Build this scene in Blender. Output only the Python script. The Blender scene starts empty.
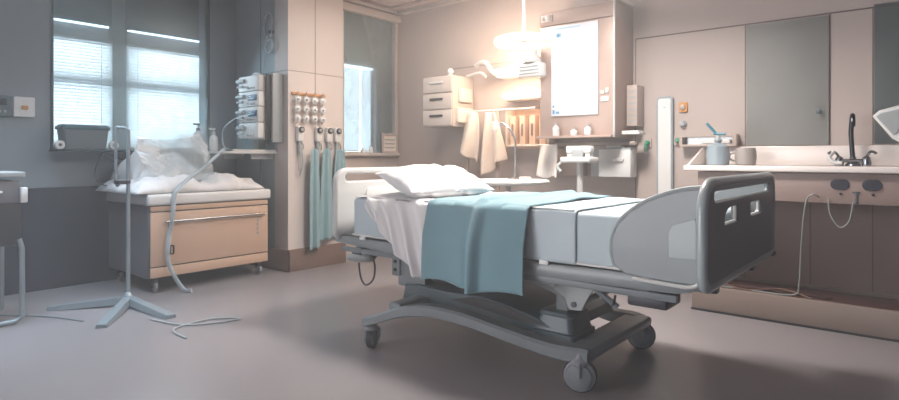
import bpy, bmesh, math, random
from mathutils import Vector, Matrix, noise
random.seed(4)
C = bpy.context.scene.collection
PI = math.pi

# ------------------------------------------------------------------ helpers
def lin(h):
    h = h.lstrip('#')
    v = [int(h[i:i+2], 16)/255 for i in (0, 2, 4)]
    return tuple(c/12.92 if c <= .04045 else ((c+.055)/1.055)**2.4 for c in v)

def mat(name, col, rough=.5, metal=0, var=.06, scale=6, bump=0, bscale=60, emit=None, estr=0, alpha=1, trans=0, coat=0, sheen=0, aniso=None):
    m = bpy.data.materials.new(name); m.use_nodes = True
    nt = m.node_tree; b = nt.nodes['Principled BSDF']
    c = lin(col)
    tc = nt.nodes.new('ShaderNodeTexCoord')
    n = nt.nodes.new('ShaderNodeTexNoise'); n.inputs['Scale'].default_value = scale; n.inputs['Detail'].default_value = 3
    nt.links.new(tc.outputs['Object'], n.inputs['Vector'])
    r = nt.nodes.new('ShaderNodeValToRGB')
    r.color_ramp.elements[0].position = .3; r.color_ramp.elements[1].position = .7
    r.color_ramp.elements[0].color = tuple(x*(1-var) for x in c)+(1,)
    r.color_ramp.elements[1].color = tuple(min(1, x*(1+var)) for x in c)+(1,)
    nt.links.new(n.outputs['Fac'], r.inputs['Fac']); nt.links.new(r.outputs['Color'], b.inputs['Base Color'])
    b.inputs['Roughness'].default_value = rough; b.inputs['Metallic'].default_value = metal
    b.inputs['Alpha'].default_value = alpha
    b.inputs['Transmission Weight'].default_value = trans
    b.inputs['Coat Weight'].default_value = coat
    b.inputs['Sheen Weight'].default_value = sheen
    if bump:
        n2 = nt.nodes.new('ShaderNodeTexNoise'); n2.inputs['Scale'].default_value = bscale; n2.inputs['Detail'].default_value = 2
        nt.links.new(tc.outputs['Object'], n2.inputs['Vector'])
        bp = nt.nodes.new('ShaderNodeBump'); bp.inputs['Strength'].default_value = bump; bp.inputs['Distance'].default_value = .01
        nt.links.new(n2.outputs['Fac'], bp.inputs['Height']); nt.links.new(bp.outputs['Normal'], b.inputs['Normal'])
    if emit:
        b.inputs['Emission Color'].default_value = lin(emit)+(1,); b.inputs['Emission Strength'].default_value = estr
    return m

def clear_mat(name, tint, fac=.15, rough=.05, body=None):
    """thin clear sheet: mostly transparent with a gloss, plus some milky body"""
    m = bpy.data.materials.new(name); m.use_nodes = True
    nt = m.node_tree; nt.nodes.clear()
    out = nt.nodes.new('ShaderNodeOutputMaterial')
    t = nt.nodes.new('ShaderNodeBsdfTransparent'); t.inputs[0].default_value = lin(tint)+(1,)
    g = nt.nodes.new('ShaderNodeBsdfGlossy'); g.inputs['Roughness'].default_value = rough
    mx = nt.nodes.new('ShaderNodeMixShader')
    fr = nt.nodes.new('ShaderNodeFresnel'); fr.inputs[0].default_value = 1.45
    nt.links.new(fr.outputs[0], mx.inputs[0]); nt.links.new(t.outputs[0], mx.inputs[1]); nt.links.new(g.outputs[0], mx.inputs[2])
    last = mx
    if body:
        d = nt.nodes.new('ShaderNodeBsdfDiffuse'); d.inputs[0].default_value = lin(body)+(1,)
        tc = nt.nodes.new('ShaderNodeTexCoord'); n = nt.nodes.new('ShaderNodeTexNoise'); n.inputs['Scale'].default_value = 9
        nt.links.new(tc.outputs['Object'], n.inputs['Vector'])
        ml = nt.nodes.new('ShaderNodeMath'); ml.operation = 'MULTIPLY'; ml.inputs[1].default_value = fac*2
        nt.links.new(n.outputs['Fac'], ml.inputs[0])
        m2 = nt.nodes.new('ShaderNodeMixShader')
        nt.links.new(ml.outputs[0], m2.inputs[0]); nt.links.new(mx.outputs[0], m2.inputs[1]); nt.links.new(d.outputs[0], m2.inputs[2])
        last = m2
    nt.links.new(last.outputs[0], out.inputs[0])
    return m

class G:
    def __init__(s): s.bm = bmesh.new()
    def box(s, a, b, bev=0, seg=2, M=None):
        vs = bmesh.ops.create_cube(s.bm, size=1)['verts']
        a = Vector(a); b = Vector(b); c = (a+b)/2; d = b-a
        for v in vs: v.co = Vector((v.co.x*abs(d.x), v.co.y*abs(d.y), v.co.z*abs(d.z)))+c
        if bev:
            es = list({e for v in vs for e in v.link_edges})
            r = bmesh.ops.bevel(s.bm, geom=es, offset=min(bev, min(abs(x) for x in d)*.49), segments=seg, affect='EDGES', profile=.5)
            vs = list({v for f in r['faces'] for v in f.verts} | {v for v in vs if v.is_valid})
        if M is not None: bmesh.ops.transform(s.bm, matrix=M, verts=vs)
        return s
    def ring_loft(s, rings, cap=True, closed=False):
        vr = [[s.bm.verts.new(p) for p in r] for r in rings]
        n = len(vr[0]); k = len(vr)
        for i in range(k if closed else k-1):
            A, B = vr[i], vr[(i+1) % k]
            for j in range(n): 
                try: s.bm.faces.new((A[j], A[(j+1) % n], B[(j+1) % n], B[j]))
                except ValueError: pass
        if cap and not closed:
            s.bm.faces.new(vr[0][::-1]); s.bm.faces.new(vr[-1])
        return s
    def tube(s, pts, r, n=10, smooth=0, closed=False, flat=1, radii=None):
        pts = [Vector(p) for p in pts]
        if smooth: pts = crom(pts, smooth, closed)
        k = len(pts); T = []
        for i in range(k):
            a = pts[(i-1) % k] if (closed or i > 0) else pts[i]; b = pts[(i+1) % k] if (closed or i < k-1) else pts[i]
            T.append((b-a).normalized())
        up = Vector((0, 0, 1)) if abs(T[0].z) < .9 else Vector((1, 0, 0))
        nrm = T[0].cross(up).normalized(); rings = []
        for i in range(k):
            nrm = (nrm - T[i]*nrm.dot(T[i])).normalized(); bi = T[i].cross(nrm)
            rr = r if radii is None else radii[min(len(radii)-1, int(i*len(radii)/k))]
            rings.append([pts[i]+nrm*math.cos(2*PI*j/n)*rr+bi*math.sin(2*PI*j/n)*rr*flat for j in range(n)])
        return s.ring_loft(rings, closed=closed)
    def lathe(s, prof, c=(0, 0, 0), n=28, M=None):
        """profile of (radius, height) about z through c"""
        rings = [[Vector((max(r, 1e-4)*math.cos(2*PI*j/n), max(r, 1e-4)*math.sin(2*PI*j/n), z)) for j in range(n)] for r, z in prof]
        if M is not None: rings = [[M @ p for p in r] for r in rings]
        rings = [[p+Vector(c) for p in r] for r in rings]
        return s.ring_loft(rings)
    def plate(s, loops, th, M, bev=0):
        cu = bpy.data.curves.new('c', 'CURVE'); cu.dimensions = '2D'; cu.fill_mode = 'BOTH'
        cu.extrude = max(th/2-bev, .0001); cu.bevel_depth = bev; cu.bevel_resolution = 2
        if bev: cu.offset = -bev
        for lp in loops:
            sp = cu.splines.new('POLY'); sp.points.add(len(lp)-1); sp.use_cyclic_u = True
            for p, q in zip(sp.points, lp): p.co = (q[0], q[1], 0, 1)
        o = bpy.data.objects.new('c', cu); me = bpy.data.meshes.new_from_object(o)
        me.transform(M); s.bm.from_mesh(me)
        bpy.data.objects.remove(o); bpy.data.curves.remove(cu); bpy.data.meshes.remove(me)
        return s
    def grid(s, f, nu, nv):
        vs = [[s.bm.verts.new(f(i/nu, j/nv)) for j in range(nv+1)] for i in range(nu+1)]
        for i in range(nu):
            for j in range(nv): s.bm.faces.new((vs[i][j], vs[i+1][j], vs[i+1][j+1], vs[i][j+1]))
        return s
    def ball(s, c, r, sc=(1, 1, 1), u=20, v=12, M=None):
        vs = bmesh.ops.create_uvsphere(s.bm, u_segments=u, v_segments=v, radius=r)['verts']
        for w in vs: w.co = Vector((w.co.x*sc[0], w.co.y*sc[1], w.co.z*sc[2]))
        if M is not None: bmesh.ops.transform(s.bm, matrix=M, verts=vs)
        for w in vs: w.co += Vector(c)
        return s

def crom(P, n, closed=False):
    k = len(P); out = []
    rng = range(k if closed else k-1)
    for i in rng:
        p0 = P[(i-1) % k] if (closed or i > 0) else P[0]; p1 = P[i]; p2 = P[(i+1) % k]
        p3 = P[(i+2) % k] if (closed or i+2 < k) else P[-1]
        for t in range(n):
            t /= n
            out.append(.5*((2*p1)+(p2-p0)*t+(2*p0-5*p1+4*p2-p3)*t*t+(3*p1-p0-3*p2+p3)*t**3))
    if not closed: out.append(P[-1])
    return out

def rrect(x0, y0, x1, y1, r, n=6, rs=None):
    rs = rs or (r, r, r, r); out = []
    for (cx, cy, a), rr in zip(((x0, y0, PI), (x1, y0, 1.5*PI), (x1, y1, 0), (x0, y1, PI/2)), rs):
        sx = 1 if cx == x0 else -1; sy = 1 if cy == y0 else -1
        for i in range(n+1):
            t = a+PI/2*i/n
            out.append((cx+sx*rr+rr*math.cos(t), cy+sy*rr+rr*math.sin(t)))
    return out

# plate placed in the YZ plane (local x->Y, local y->Z, thickness along X) / in the XZ plane
def MYZ(x): return Matrix(((0, 0, 1, x), (1, 0, 0, 0), (0, 1, 0, 0), (0, 0, 0, 1)))
def MXZ(y): return Matrix(((1, 0, 0, 0), (0, 0, -1, y), (0, 1, 0, 0), (0, 0, 0, 1)))
def MXY(z): return Matrix.Translation((0, 0, z))
def axis(a):  # lathe axis pointed along a
    return Vector((0, 0, 1)).rotation_difference(Vector(a).normalized()).to_matrix().to_4x4()

def props(o, label=None, cat=None, group=None, kind=None):
    for k, v in (('label', label), ('category', cat), ('group', group), ('kind', kind)):
        if v: o[k] = v
    return o
def root(o):
    while o.parent: o = o.parent
    return o
def thing(name, loc, label, cat, group=None, kind=None):
    o = bpy.data.objects.new(name, None); o.empty_display_size = .05; C.objects.link(o); o.location = loc
    return props(o, label, cat, group, kind)
def obj(name, g, m, parent=None, label=None, cat=None, group=None, kind=None, smooth=35, solid=0, sub=0):
    me = bpy.data.meshes.new(name)
    bmesh.ops.recalc_face_normals(g.bm, faces=g.bm.faces) if not solid else None
    g.bm.to_mesh(me); g.bm.free()
    o = bpy.data.objects.new(name, me); C.objects.link(o)
    if parent is not None:
        me.transform(Matrix.Translation(-root(parent).location)); o.parent = parent
    else:
        xs = [v.co for v in me.vertices]
        lo = [min(c[i] for c in xs) for i in range(3)]; hi = [max(c[i] for c in xs) for i in range(3)]
        L = Vector(((lo[0]+hi[0])/2, (lo[1]+hi[1])/2, lo[2]))
        me.transform(Matrix.Translation(-L)); o.location = L
    me.materials.append(m)
    me.polygons.foreach_set('use_smooth', [True]*len(me.polygons))
    me.set_sharp_from_angle(angle=math.radians(smooth))
    if solid:
        md = o.modifiers.new('thick', 'SOLIDIFY'); md.thickness = solid; md.offset = 0
    if sub:
        md = o.modifiers.new('soft', 'SUBSURF'); md.levels = md.render_levels = sub
    return props(o, label, cat, group, kind)
def dup(o, loc=None, label=None, rz=None):
    def cp(s, par):
        c = s.copy(); C.objects.link(c)
        if par: c.parent = par
        for ch in list(s.children): cp(ch, c)
        return c
    r = cp(o, None)
    if loc is not None: r.location = loc
    if label: r['label'] = label
    if rz is not None: r.rotation_euler.z = rz
    return r
def S(name, g, m, **k): return obj(name, g, m, kind='structure', **k)

# ------------------------------------------------------------------ materials
wall_m = mat('warm_wall', '#b3a6a0', .55, var=.03, scale=1.5, bump=.03)
wallL_m = mat('grey_wall', '#7d8991', .6, var=.04, scale=1.2, bump=.03)
alcove_m = mat('cool_lit_wall', '#97aab2', .5, var=.04, scale=1.2, bump=.02)  # grey-teal of the cool light put into the alcove wall colour
wains_m = mat('navy_wainscot', '#232b3d', .45, var=.06)
col_m = mat('column_panel', '#cfc6c1', .5, var=.03, scale=1.2, bump=.02)
brown_m = mat('brown_skirting', '#735d54', .45, var=.06)
seam_m = mat('panel_joint', '#6b5d5a', .7)
ceil_m = mat('ceiling_paint', '#a98d84', .8, var=.02)
trimd_m = mat('ceiling_trim', '#6f5149', .6)
trim_m = mat('pale_trim', '#b5a9a3', .5)
frame_m = mat('dark_frame', '#2c4149', .35, metal=.4)
framel_m = mat('light_frame', '#a7a8aa', .4, metal=.3)
shade_m = mat('roller_shade', '#566a70', .8)
shade2_m = mat('roller_shade_grey', '#8b8580', .8)
white_m = mat('white_plastic', '#d6d7d6', .35, var=.02)
wmetal_m = mat('white_enamel', '#c4c5c4', .3, var=.03, coat=.2)
gplast_m = mat('grey_plastic', '#9aa0a2', .4, var=.03)
bedg_m = mat('bed_grey', '#7d8589', .38, var=.03, coat=.15)
bedd_m = mat('footboard_grey', '#5c6367', .4, var=.04, coat=.15)
rim_m = mat('rim_grey', '#8d9799', .3, var=.03, coat=.3)
frm_m = mat('shaded_frame_enamel', '#6f777c', .4, var=.04)  # enamel darkened so its colour holds shade from under the bed
shroud_m = mat('teal_shroud', '#43545d', .4, var=.04)
darkm = mat('dark_steel', '#3b3c43', .4, metal=.5)
black_m = mat('black_rubber', '#1d1f26', .55)
castor_m = mat('castor_grey', '#7b7f86', .45, var=.03)
linen_m = mat('white_linen', '#dadadb', .85, var=.02, bump=.12, bscale=22, sheen=.3)
mattr_m = mat('mattress_cover', '#b0bfc6', .6, var=.03, bump=.04, bscale=40)
blank_m = mat('teal_blanket', '#6d929d', .85, var=.05, bump=.1, bscale=120, sheen=.3)
gown_m = mat('teal_gown', '#7fa0a8', .85, var=.06, bump=.1, bscale=80, sheen=.2)
towel_m = mat('white_towel', '#e8e4e0', .9, var=.03, bump=.15, bscale=50, sheen=.3)
coat_m = mat('cream_cloth', '#e0cfc0', .9, var=.04, bump=.15, bscale=40, sheen=.3)
peach_m = mat('peach_laminate', '#c2a48e', .45, var=.03, scale=3)
cgrey_m = mat('cart_grey', '#66676f', .5, var=.03)
steel_m = mat('brushed_steel', '#a9abac', .25, metal=.9, var=.05)
chrome_m = mat('chrome', '#8b8f94', .12, metal=1, var=.02)
pole_m = mat('pole_grey', '#8a969d', .35, metal=.3)
screen_m = mat('blue_screen', '#154a6c', .3, emit='#2f7fa8', estr=.04)
dglass_m = mat('black_glass', '#14161c', .12)
board_m = mat('board_with_glow', '#d0d5de', .25, var=.01, emit='#e4e9f4', estr=.03)  # faint glow added to the white board, which is no lamp
blue_m = mat('blue_mark', '#4a8fb8', .4)
lblue_m = mat('pale_blue_mark', '#a9cbdd', .4)
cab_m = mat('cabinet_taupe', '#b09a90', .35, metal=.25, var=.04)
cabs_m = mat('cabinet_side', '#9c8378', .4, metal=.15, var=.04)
door_m = mat('cupboard_green_grey', '#b8bab6', .5, var=.03)
drw_m = mat('drawer_cream', '#bcb2ab', .4, var=.02)
tan_m = mat('tan_panel', '#b0a199', .45, var=.03)
apron_m = mat('counter_apron', '#93807a', .45, var=.04)
ctop_m = mat('white_worktop', '#e2dad6', .2, var=.01, coat=.3)
plat_m = mat('plinth_front', '#857770', .4, var=.03)
platt_m = mat('dark_wood_plinth', '#4a3230', .4, var=.12, scale=9)
orange_m = mat('orange_knob', '#c98a3e', .35)
green_m = mat('green_valve', '#1f8a66', .3)
dteal_m = mat('pump_teal', '#2e7c93', .35)
bottle_m = mat('bottle_blue_grey', '#8b9aa3', .3, coat=.3)
mug_m = mat('mug_grey', '#98928e', .4)
bin_m = mat('bin_slate', '#59656c', .5)
binlid_m = mat('bin_teal_rim', '#27525f', .4)
wood_m = mat('wood_strip', '#c58f5f', .5, var=.15, scale=12)
lamp_m = mat('lamp_glow', '#fff0dd', .4, emit='#ffcc99', estr=13)
ring_m = mat('ring_glow', '#fff4e6', .4, emit='#ffe9d2', estr=.5)
strip_m = mat('light_strip', '#eef4ff', .4, emit='#dcecff', estr=4)
shelf_tan_m = mat('frosted_back', '#d8b79c', .5)  # plain tan for the shelf back and the folders
clear_m = clear_mat('clear_tube', '#e8eef0', .6, .1, '#c8d2d6')
plastic_m = clear_mat('clear_sheet', '#f0f4f5', .42, .35, '#dfe8ec')
glass_m = clear_mat('window_glass', '#e2eced', .09, .3, '#c4d4da')  # milky body stands in for haze and reflections on the panes

def slat_mat(nm='blind_slats', col='#e4e8ec', k=.7):
    m = bpy.data.materials.new(nm); m.use_nodes = True; nt = m.node_tree; nt.nodes.clear()
    out = nt.nodes.new('ShaderNodeOutputMaterial'); a = nt.nodes.new('ShaderNodeBsdfDiffuse'); b = nt.nodes.new('ShaderNodeBsdfTranslucent')
    a.inputs[0].default_value = b.inputs[0].default_value = lin(col)+(1,)
    mx = nt.nodes.new('ShaderNodeMixShader'); mx.inputs[0].default_value = k
    nt.links.new(a.outputs[0], mx.inputs[1]); nt.links.new(b.outputs[0], mx.inputs[2]); nt.links.new(mx.outputs[0], out.inputs[0])
    return m
slat_m = slat_mat()
frost_m = slat_mat('frosted_panel', '#9fa3a6', .35)
shade2_m = slat_mat('grey_roller_fabric', '#b3aca7', .12)

def floor_mat():
    m = mat('floor_vinyl', '#817d80', .3, var=.05, scale=1.1, coat=0)
    nt = m.node_tree; b = nt.nodes['Principled BSDF']
    tc = nt.nodes['Texture Coordinate']; n = nt.nodes.new('ShaderNodeTexNoise'); n.inputs['Scale'].default_value = 1.2; n.inputs['Detail'].default_value = 0
    mr = nt.nodes.new('ShaderNodeMapRange'); mr.inputs['To Min'].default_value = .27; mr.inputs['To Max'].default_value = .31
    nt.links.new(tc.outputs['Object'], n.inputs['Vector']); nt.links.new(n.outputs['Fac'], mr.inputs['Value']); nt.links.new(mr.outputs[0], b.inputs['Roughness'])
    b.inputs['Specular IOR Level'].default_value = .4
    return m
floor_m = floor_mat()

# ------------------------------------------------------------------ room
CEIL = 2.8
S('floor', G().box((-6.3, -2.2, -.1), (1.6, 5.1, 0)), floor_m)
S('ceiling', G().box((-6.3, -2.2, CEIL), (1.6, 5.1, CEIL+.1)), ceil_m)
# left wall, opening Y 1.61..2.98, Z 1.165..2.74
g = G().box((-5.86, -2.2, 0), (-5.66, 3.29, 1.165)).box((-5.86, -2.2, 1.165), (-5.66, 1.60, CEIL)).box((-5.86, 2.985, 1.165), (-5.66, 3.29, CEIL)).box((-5.86, 1.60, 2.74), (-5.66, 2.985, CEIL))
S('wall_left', g, wallL_m)
S('trim_1', G().box((-5.66, -2.2, 0), (-5.645, 3.29, .825)).box((-5.66, -2.2, .825), (-5.635, 3.29, .845)), wains_m)
S('wall_alcove', G().box((-5.86, 3.29, 0), (-4.735, 3.49, CEIL)), alcove_m)
S('wall_column', G().box((-4.95, 3.285, 0), (-4.73, 3.96, CEIL)), col_m)
S('trim_2', G().box((-4.7305, 3.60, .22), (-4.7285, 3.606, CEIL)).box((-4.7305, 3.29, 1.93), (-4.7285, 3.96, 1.935)), seam_m)
S('trim_3', G().box((-5.2, 3.284, 0), (-5.195, 3.2895, CEIL)).box((-5.64, 3.284, 1.93), (-4.735, 3.2895, 1.935)), shade_m)
S('baseboard_column', G().box((-5.64, 3.265, 0), (-4.705, 3.29, .21), .004).box((-4.73, 3.265, 0), (-4.705, 3.98, .21), .004), brown_m)
# recess with window_2: opening Y 4.03..4.80, Z 1.16..2.70 in plane X=-4.83
g = G().box((-5.0, 3.96, 0), (-4.83, 4.88, 1.14)).box((-5.0, 3.96, 2.70), (-4.83, 4.88, CEIL)).box((-5.0, 3.96, 1.14), (-4.83, 4.03, 2.70)).box((-5.0, 4.82, 1.14), (-4.83, 4.88, 2.70))
S('wall_recess', g, wall_m)
g = G().box((-4.83, 3.97, 2.66), (-4.75, 4.855, 2.74), .01).box((-4.83, 4.80, 1.14), (-4.80, 4.85, 2.66), .006).box((-4.83, 3.97, 1.11), (-4.77, 4.855, 1.145), .008)
S('trim_4', g, trim_m)
S('wall_back', G().box((-5.0, 4.86, 0), (1.6, 5.06, CEIL)), wall_m)
S('baseboard_back', G().box((-4.83, 4.845, 0), (-1.35, 4.86, .1)), brown_m)
S('trim_5', G().box((-4.83, 4.80, 2.755), (1.6, 4.86, CEIL), .005).box((-4.83, 3.96, 2.765), (-4.78, 4.82, CEIL), .005), trim_m)
S('trim_6', G().box((-4.72, 4.62, 2.785), (1.6, 4.66, 2.799)).box((-4.73, 3.2, 2.785), (-4.69, 4.66, 2.799)), trimd_m)
# wall panel joints
g = G().box((-1.95, 4.856, 2.108), (1.6, 4.8605, 2.118))
for x in (-1.95, -1.09, -.545, -.30): g.box((x-.003, 4.856, .18 if x > -1.2 else .1), (x+.003, 4.8605, 2.108))
g.box((-4.0, 4.857, 2.05), (-2.7, 4.8605, 2.056))
S('trim_7', g, seam_m)

# ------------------------------------------------------------------ window_1
w1 = bpy.data.objects.new('window_1', None); C.objects.link(w1); w1.location = (-5.66, 2.29, 1.165); w1['kind'] = 'structure'
g = G()
g.box((-5.70, 1.60, 1.165), (-5.645, 1.622, 2.74), .003).box((-5.70, 2.965, 1.165), (-5.645, 2.987, 2.74), .003)
g.box((-5.70, 1.60, 1.150), (-5.63, 2.987, 1.172), .003).box((-5.70, 1.60, 2.72), (-5.645, 2.987, 2.742), .003)
obj('window_frame', g, frame_m, w1)
obj('glass_pane', G().box((-5.685, 1.622, 1.172), (-5.681, 2.965, 2.72)), glass_m, w1)
obj('window_sill', G().box((-6.16, 1.45, 1.13), (-5.70, 3.28, 1.162)), bin_m, w1)
# outer wall with two tall sash windows, X = -6.1
g = G()
for y0, y1 in ((.9, 1.50), (2.19, 2.36), (3.14, 3.9)): g.box((-6.16, y0, 1.0), (-6.05, y1, 2.9))
for y0, y1 in ((1.50, 2.19), (2.36, 3.14)):
    g.box((-6.16, y0, 1.0), (-6.05, y1, 1.2)).box((-6.14, y0, 1.76), (-6.06, y1, 1.84))
    g.box((-6.16, y0, 2.5), (-6.05, y1, 2.9))
obj('outer_frame', g, gplast_m, w1)
g = G().box((-6.05, 1.48, 2.34), (-6.03, 2.21, 2.9), .004).box((-6.05, 2.34, 2.34), (-6.03, 3.16, 2.9), .004)
obj('roller_shade', g, shade_m, w1)
g = G().box((-6.035, 1.50, 2.325), (-6.02, 2.18, 2.342)).box((-6.035, 2.37, 2.325), (-6.02, 3.14, 2.342))
obj('light_strip', g, strip_m, w1)
obj('frosted_band', G().box((-6.048, 1.48, 2.16), (-6.04, 2.21, 2.33)), frost_m, w1)
obj('frosted_band', G().box((-6.048, 2.34, 2.16), (-6.04, 3.16, 2.33)), frost_m, w1)
def blind(y0, y1, z0, z1, x, label, n, tilt=1.02):
    t = thing('venetian_blind', (x, (y0+y1)/2, z0), label, 'blind', 'venetian blinds behind the big interior window')
    g = G()
    for i in range(n):
        z = z0+.02+(z1-z0-.05)*i/(n-1)
        M = Matrix.Translation((x, (y0+y1)/2, z)) @ Matrix.Rotation(tilt, 4, 'Y')
        g.box((-.021, -(y1-y0)/2, -.0008), (.021, (y1-y0)/2, .0008), M=M)
    obj('slats', g, slat_m, t)
    obj('head_rail', G().box((x-.018, y0, z1-.02), (x+.018, y1, z1), .003), white_m, t)
    obj('bottom_rail', G().box((x-.014, y0, z0-.004), (x+.014, y1, z0+.012), .003), white_m, t)
    for y in (y0+.1, y1-.1): obj('ladder_cord', G().tube([(x+.018, y, z0), (x+.018, y, z1)], .002, 5), white_m, t)
blind(1.47, 2.21, 1.185, 2.20, -6.015, 'backlit white slatted blind in the left half of the big dark-framed window', 34)
blind(2.335, 3.15, 1.185, 2.20, -6.015, 'backlit white slatted blind in the right half of the big dark-framed window', 34)

# ------------------------------------------------------------------ window_2
w2 = bpy.data.objects.new('window_2', None); C.objects.link(w2); w2.location = (-4.83, 4.42, 1.14); w2['kind'] = 'structure'
g = G().box((-4.87, 4.03, 1.14), (-4.82, 4.05, 2.70)).box((-4.87, 4.80, 1.14), (-4.82, 4.82, 2.70)).box((-4.87, 4.03, 1.14), (-4.82, 4.82, 1.16)).box((-4.87, 4.03, 2.68), (-4.82, 4.82, 2.70))
g.box((-4.90, 4.56, 1.14), (-4.87, 4.58, 2.70))
obj('window_frame', g, framel_m, w2)
obj('glass_pane', G().box((-4.858, 4.05, 1.16), (-4.854, 4.80, 2.68)), glass_m, w2)
obj('roller_shade', G().box((-4.93, 4.03, 2.11), (-4.918, 4.57, 2.70), .003), shade2_m, w2)
obj('light_strip', G().box((-4.918, 4.04, 2.09), (-4.905, 4.56, 2.112)), strip_m, w2)
obj('side_panel', G().box((-4.95, 4.55, 1.14), (-4.93, 4.82, 2.70)), frost_m, w2)
t = thing('venetian_blind', (-4.95, 4.3, 1.2), 'backlit blind in the narrow window right of the beige column', 'blind')
g = G()
for i in range(30):
    M = Matrix.Translation((-4.965, 4.3, 1.19+i*.031)) @ Matrix.Rotation(1.15, 4, 'Y')
    g.box((-.021, -.265, -.0008), (.021, .10, .0008), M=M).box((-.021, .108, -.0008), (.021, .33, .0008), M=M)
obj('slats', g, slat_m, t)
obj('bottom_rail', G().box((-4.98, 4.035, 1.165), (-4.95, 4.565, 1.18), .003), white_m, t)

# ------------------------------------------------------------------ left wall fittings
def plate_y(name, y0, y1, z0, z1, m, x=-5.66, th=.02, r=.01, **k):
    return obj(name, G().plate([rrect(y0, z0, y1, z1, r)], th, MYZ(x+th/2), .003), m, **k)
t = thing('wall_thermostat', (-5.655, 1.415, 1.42), 'square white wall plate with a small orange button', 'wall control')
plate_y('plate', 1.345, 1.487, 1.425, 1.585, white_m, th=.025, parent=t)
plate_y('button', 1.395, 1.44, 1.485, 1.515, orange_m, x=-5.636, th=.012, r=.006, parent=t, label='orange button')
t = thing('wall_control_panel', (-5.655, 1.29, 1.42), 'slate blue wall control panel at the left edge beside the white plate', 'wall control')
plate_y('plate', 1.20, 1.335, 1.42, 1.59, shroud_m, th=.03, parent=t)
plate_y('display', 1.23, 1.30, 1.51, 1.56, dglass_m, x=-5.631, th=.006, r=.004, parent=t)
plate_y('button', 1.24, 1.26, 1.45, 1.47, gplast_m, x=-5.631, th=.01, r=.004, parent=t)
plate_y('button', 1.275, 1.295, 1.45, 1.47, gplast_m, x=-5.631, th=.01, r=.004, parent=t)

# sill ledge in front of window_1 with the bin
S('trim_8', G().box((-5.66, 1.59, 1.145), (-5.44, 3.0, 1.165), .004), frame_m)
t = thing('storage_bin', (-5.54, 1.80, 1.166), 'grey plastic bin with a teal rim standing on the window ledge', 'bin')
rings = []
for z, e in ((1.167, .0), (1.17, .006), (1.33, .022)):
    rings.append([Vector((x, y, z)) for x, y in rrect(-5.62-e, 1.66-e, -5.48+e, 1.96+e, .02)])
g = G().ring_loft(rings); obj('body', g, bin_m, t)
g = G().plate([rrect(-5.655, 1.625, -5.445, 1.995, .03)], .03, MXY(1.345), .005).plate([rrect(-5.64, 1.64, -5.46, 1.98, .02)], .012, MXY(1.364), .003)
obj('rim_lid', g, binlid_m, t, label='dark teal lid rim')
def roll(y, z, r, label):
    t = thing('tape_roll', (-5.50, y, z), label, 'tape roll', 'tape rolls on the window ledge')
    g = G()
    n = 28
    prof = [(r*.45, -.02), (r, -.02), (r, .02), (r*.45, .02)]
    R = axis((1, .0, 0)); rings = [[Vector((-5.50, y, z+r))+(R @ Vector((a*math.cos(2*PI*j/n), a*math.sin(2*PI*j/n), b))) for j in range(n)] for a, b in prof]
    g.ring_loft(rings, closed=True); obj('tape', g, white_m, t)
    g = G(); prof = [(r*.3, -.022), (r*.44, -.022), (r*.44, .022), (r*.3, .022)]
    rings = [[Vector((-5.50, y, z+r))+(R @ Vector((a*math.cos(2*PI*j/n), a*math.sin(2*PI*j/n), b))) for j in range(n)] for a, b in prof]
    g.ring_loft(rings, closed=True); obj('core', g, gplast_m, t)
roll(1.622, 1.166, .035, 'white roll at the left end of the window ledge, left of the grey bin')
roll(2.03, 1.166, .036, 'white roll standing on the ledge just right of the grey bin')

g = G().tube([(-5.46, 1.93, 1.14), (-5.50, 1.90, 1.05), (-5.5, 1.88, .95), (-5.48, 1.92, .87), (-5.42, 2.0, .84)], .006, 8, 8)
obj('power_cable', g, darkm, label='dark cable drooping from under the window ledge down to the wheeled cabinet', cat='cable')
g = G().tube([(-5.46, 1.94, 1.14), (-5.47, 2.02, 1.06), (-5.47, 2.15, 1.02), (-5.46, 2.3, 1.01)], .005, 8, 8)
g.tube([(-5.455, 1.95, 1.145), (-5.46, 2.05, 1.09), (-5.46, 2.2, 1.06), (-5.45, 2.34, 1.06)], .005, 8, 8)
obj('power_cable', g, darkm, label='pair of short cables running right under the window ledge', cat='cable')

# ------------------------------------------------------------------ wheeled cabinet with linen
t = thing('wheeled_cabinet', (-5.2, 2.58, 0), 'peach fronted cabinet on castors with a bar handle, under white bedding', 'cabinet')
X0, X1, Y0, Y1 = -5.62, -4.80, 2.03, 3.12
obj('body', G().box((X0, Y0, .12), (X1-.012, Y1, .705), .008), cgrey_m, t)
g = G().box((X1-.011, Y0+.012, .215), (X1+.006, Y1-.012, .65), .005)
fp = obj('front_panel', g, peach_m, t, label='peach front panel')
g = G().box((X1-.011, Y0+.012, .125), (X1+.004, Y1-.012, .205), .004).box((X1-.011, Y0+.012, .66), (X1+.004, Y1-.012, .70), .004)
obj('trim_band', g, peach_m, t)
g = G().tube([(X1+.035, Y0+.12, .575), (X1+.035, Y1-.06, .575)], .011, 12)
for y in (Y0+.14, Y1-.08): g.tube([(X1, y, .575), (X1+.035, y, .575)], .008, 8)
obj('handle', g, steel_m, fp)
g = G().plate([rrect(Y0+.16, .30, Y0+.20, .38, .018), rrect(Y0+.17, .31, Y0+.19, .37, .009)], .01, MYZ(X1+.010), .002)
obj('latch_ring', g, darkm, fp)
g = G()
for i, z in enumerate((.52, .48, .44, .40)): g.lathe([(.011, 0), (.011, .006), (.006, .008)], (X1+.006, Y1-.12, z), 10, axis((1, 0, 0)))
obj('indicator_dots', g, gplast_m, fp)
obj('top_tray', G().box((X0-.01, Y0-.015, .708), (X1+.02, Y1+.015, .80), .02, 3), white_m, t, label='white rounded top tray')
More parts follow.
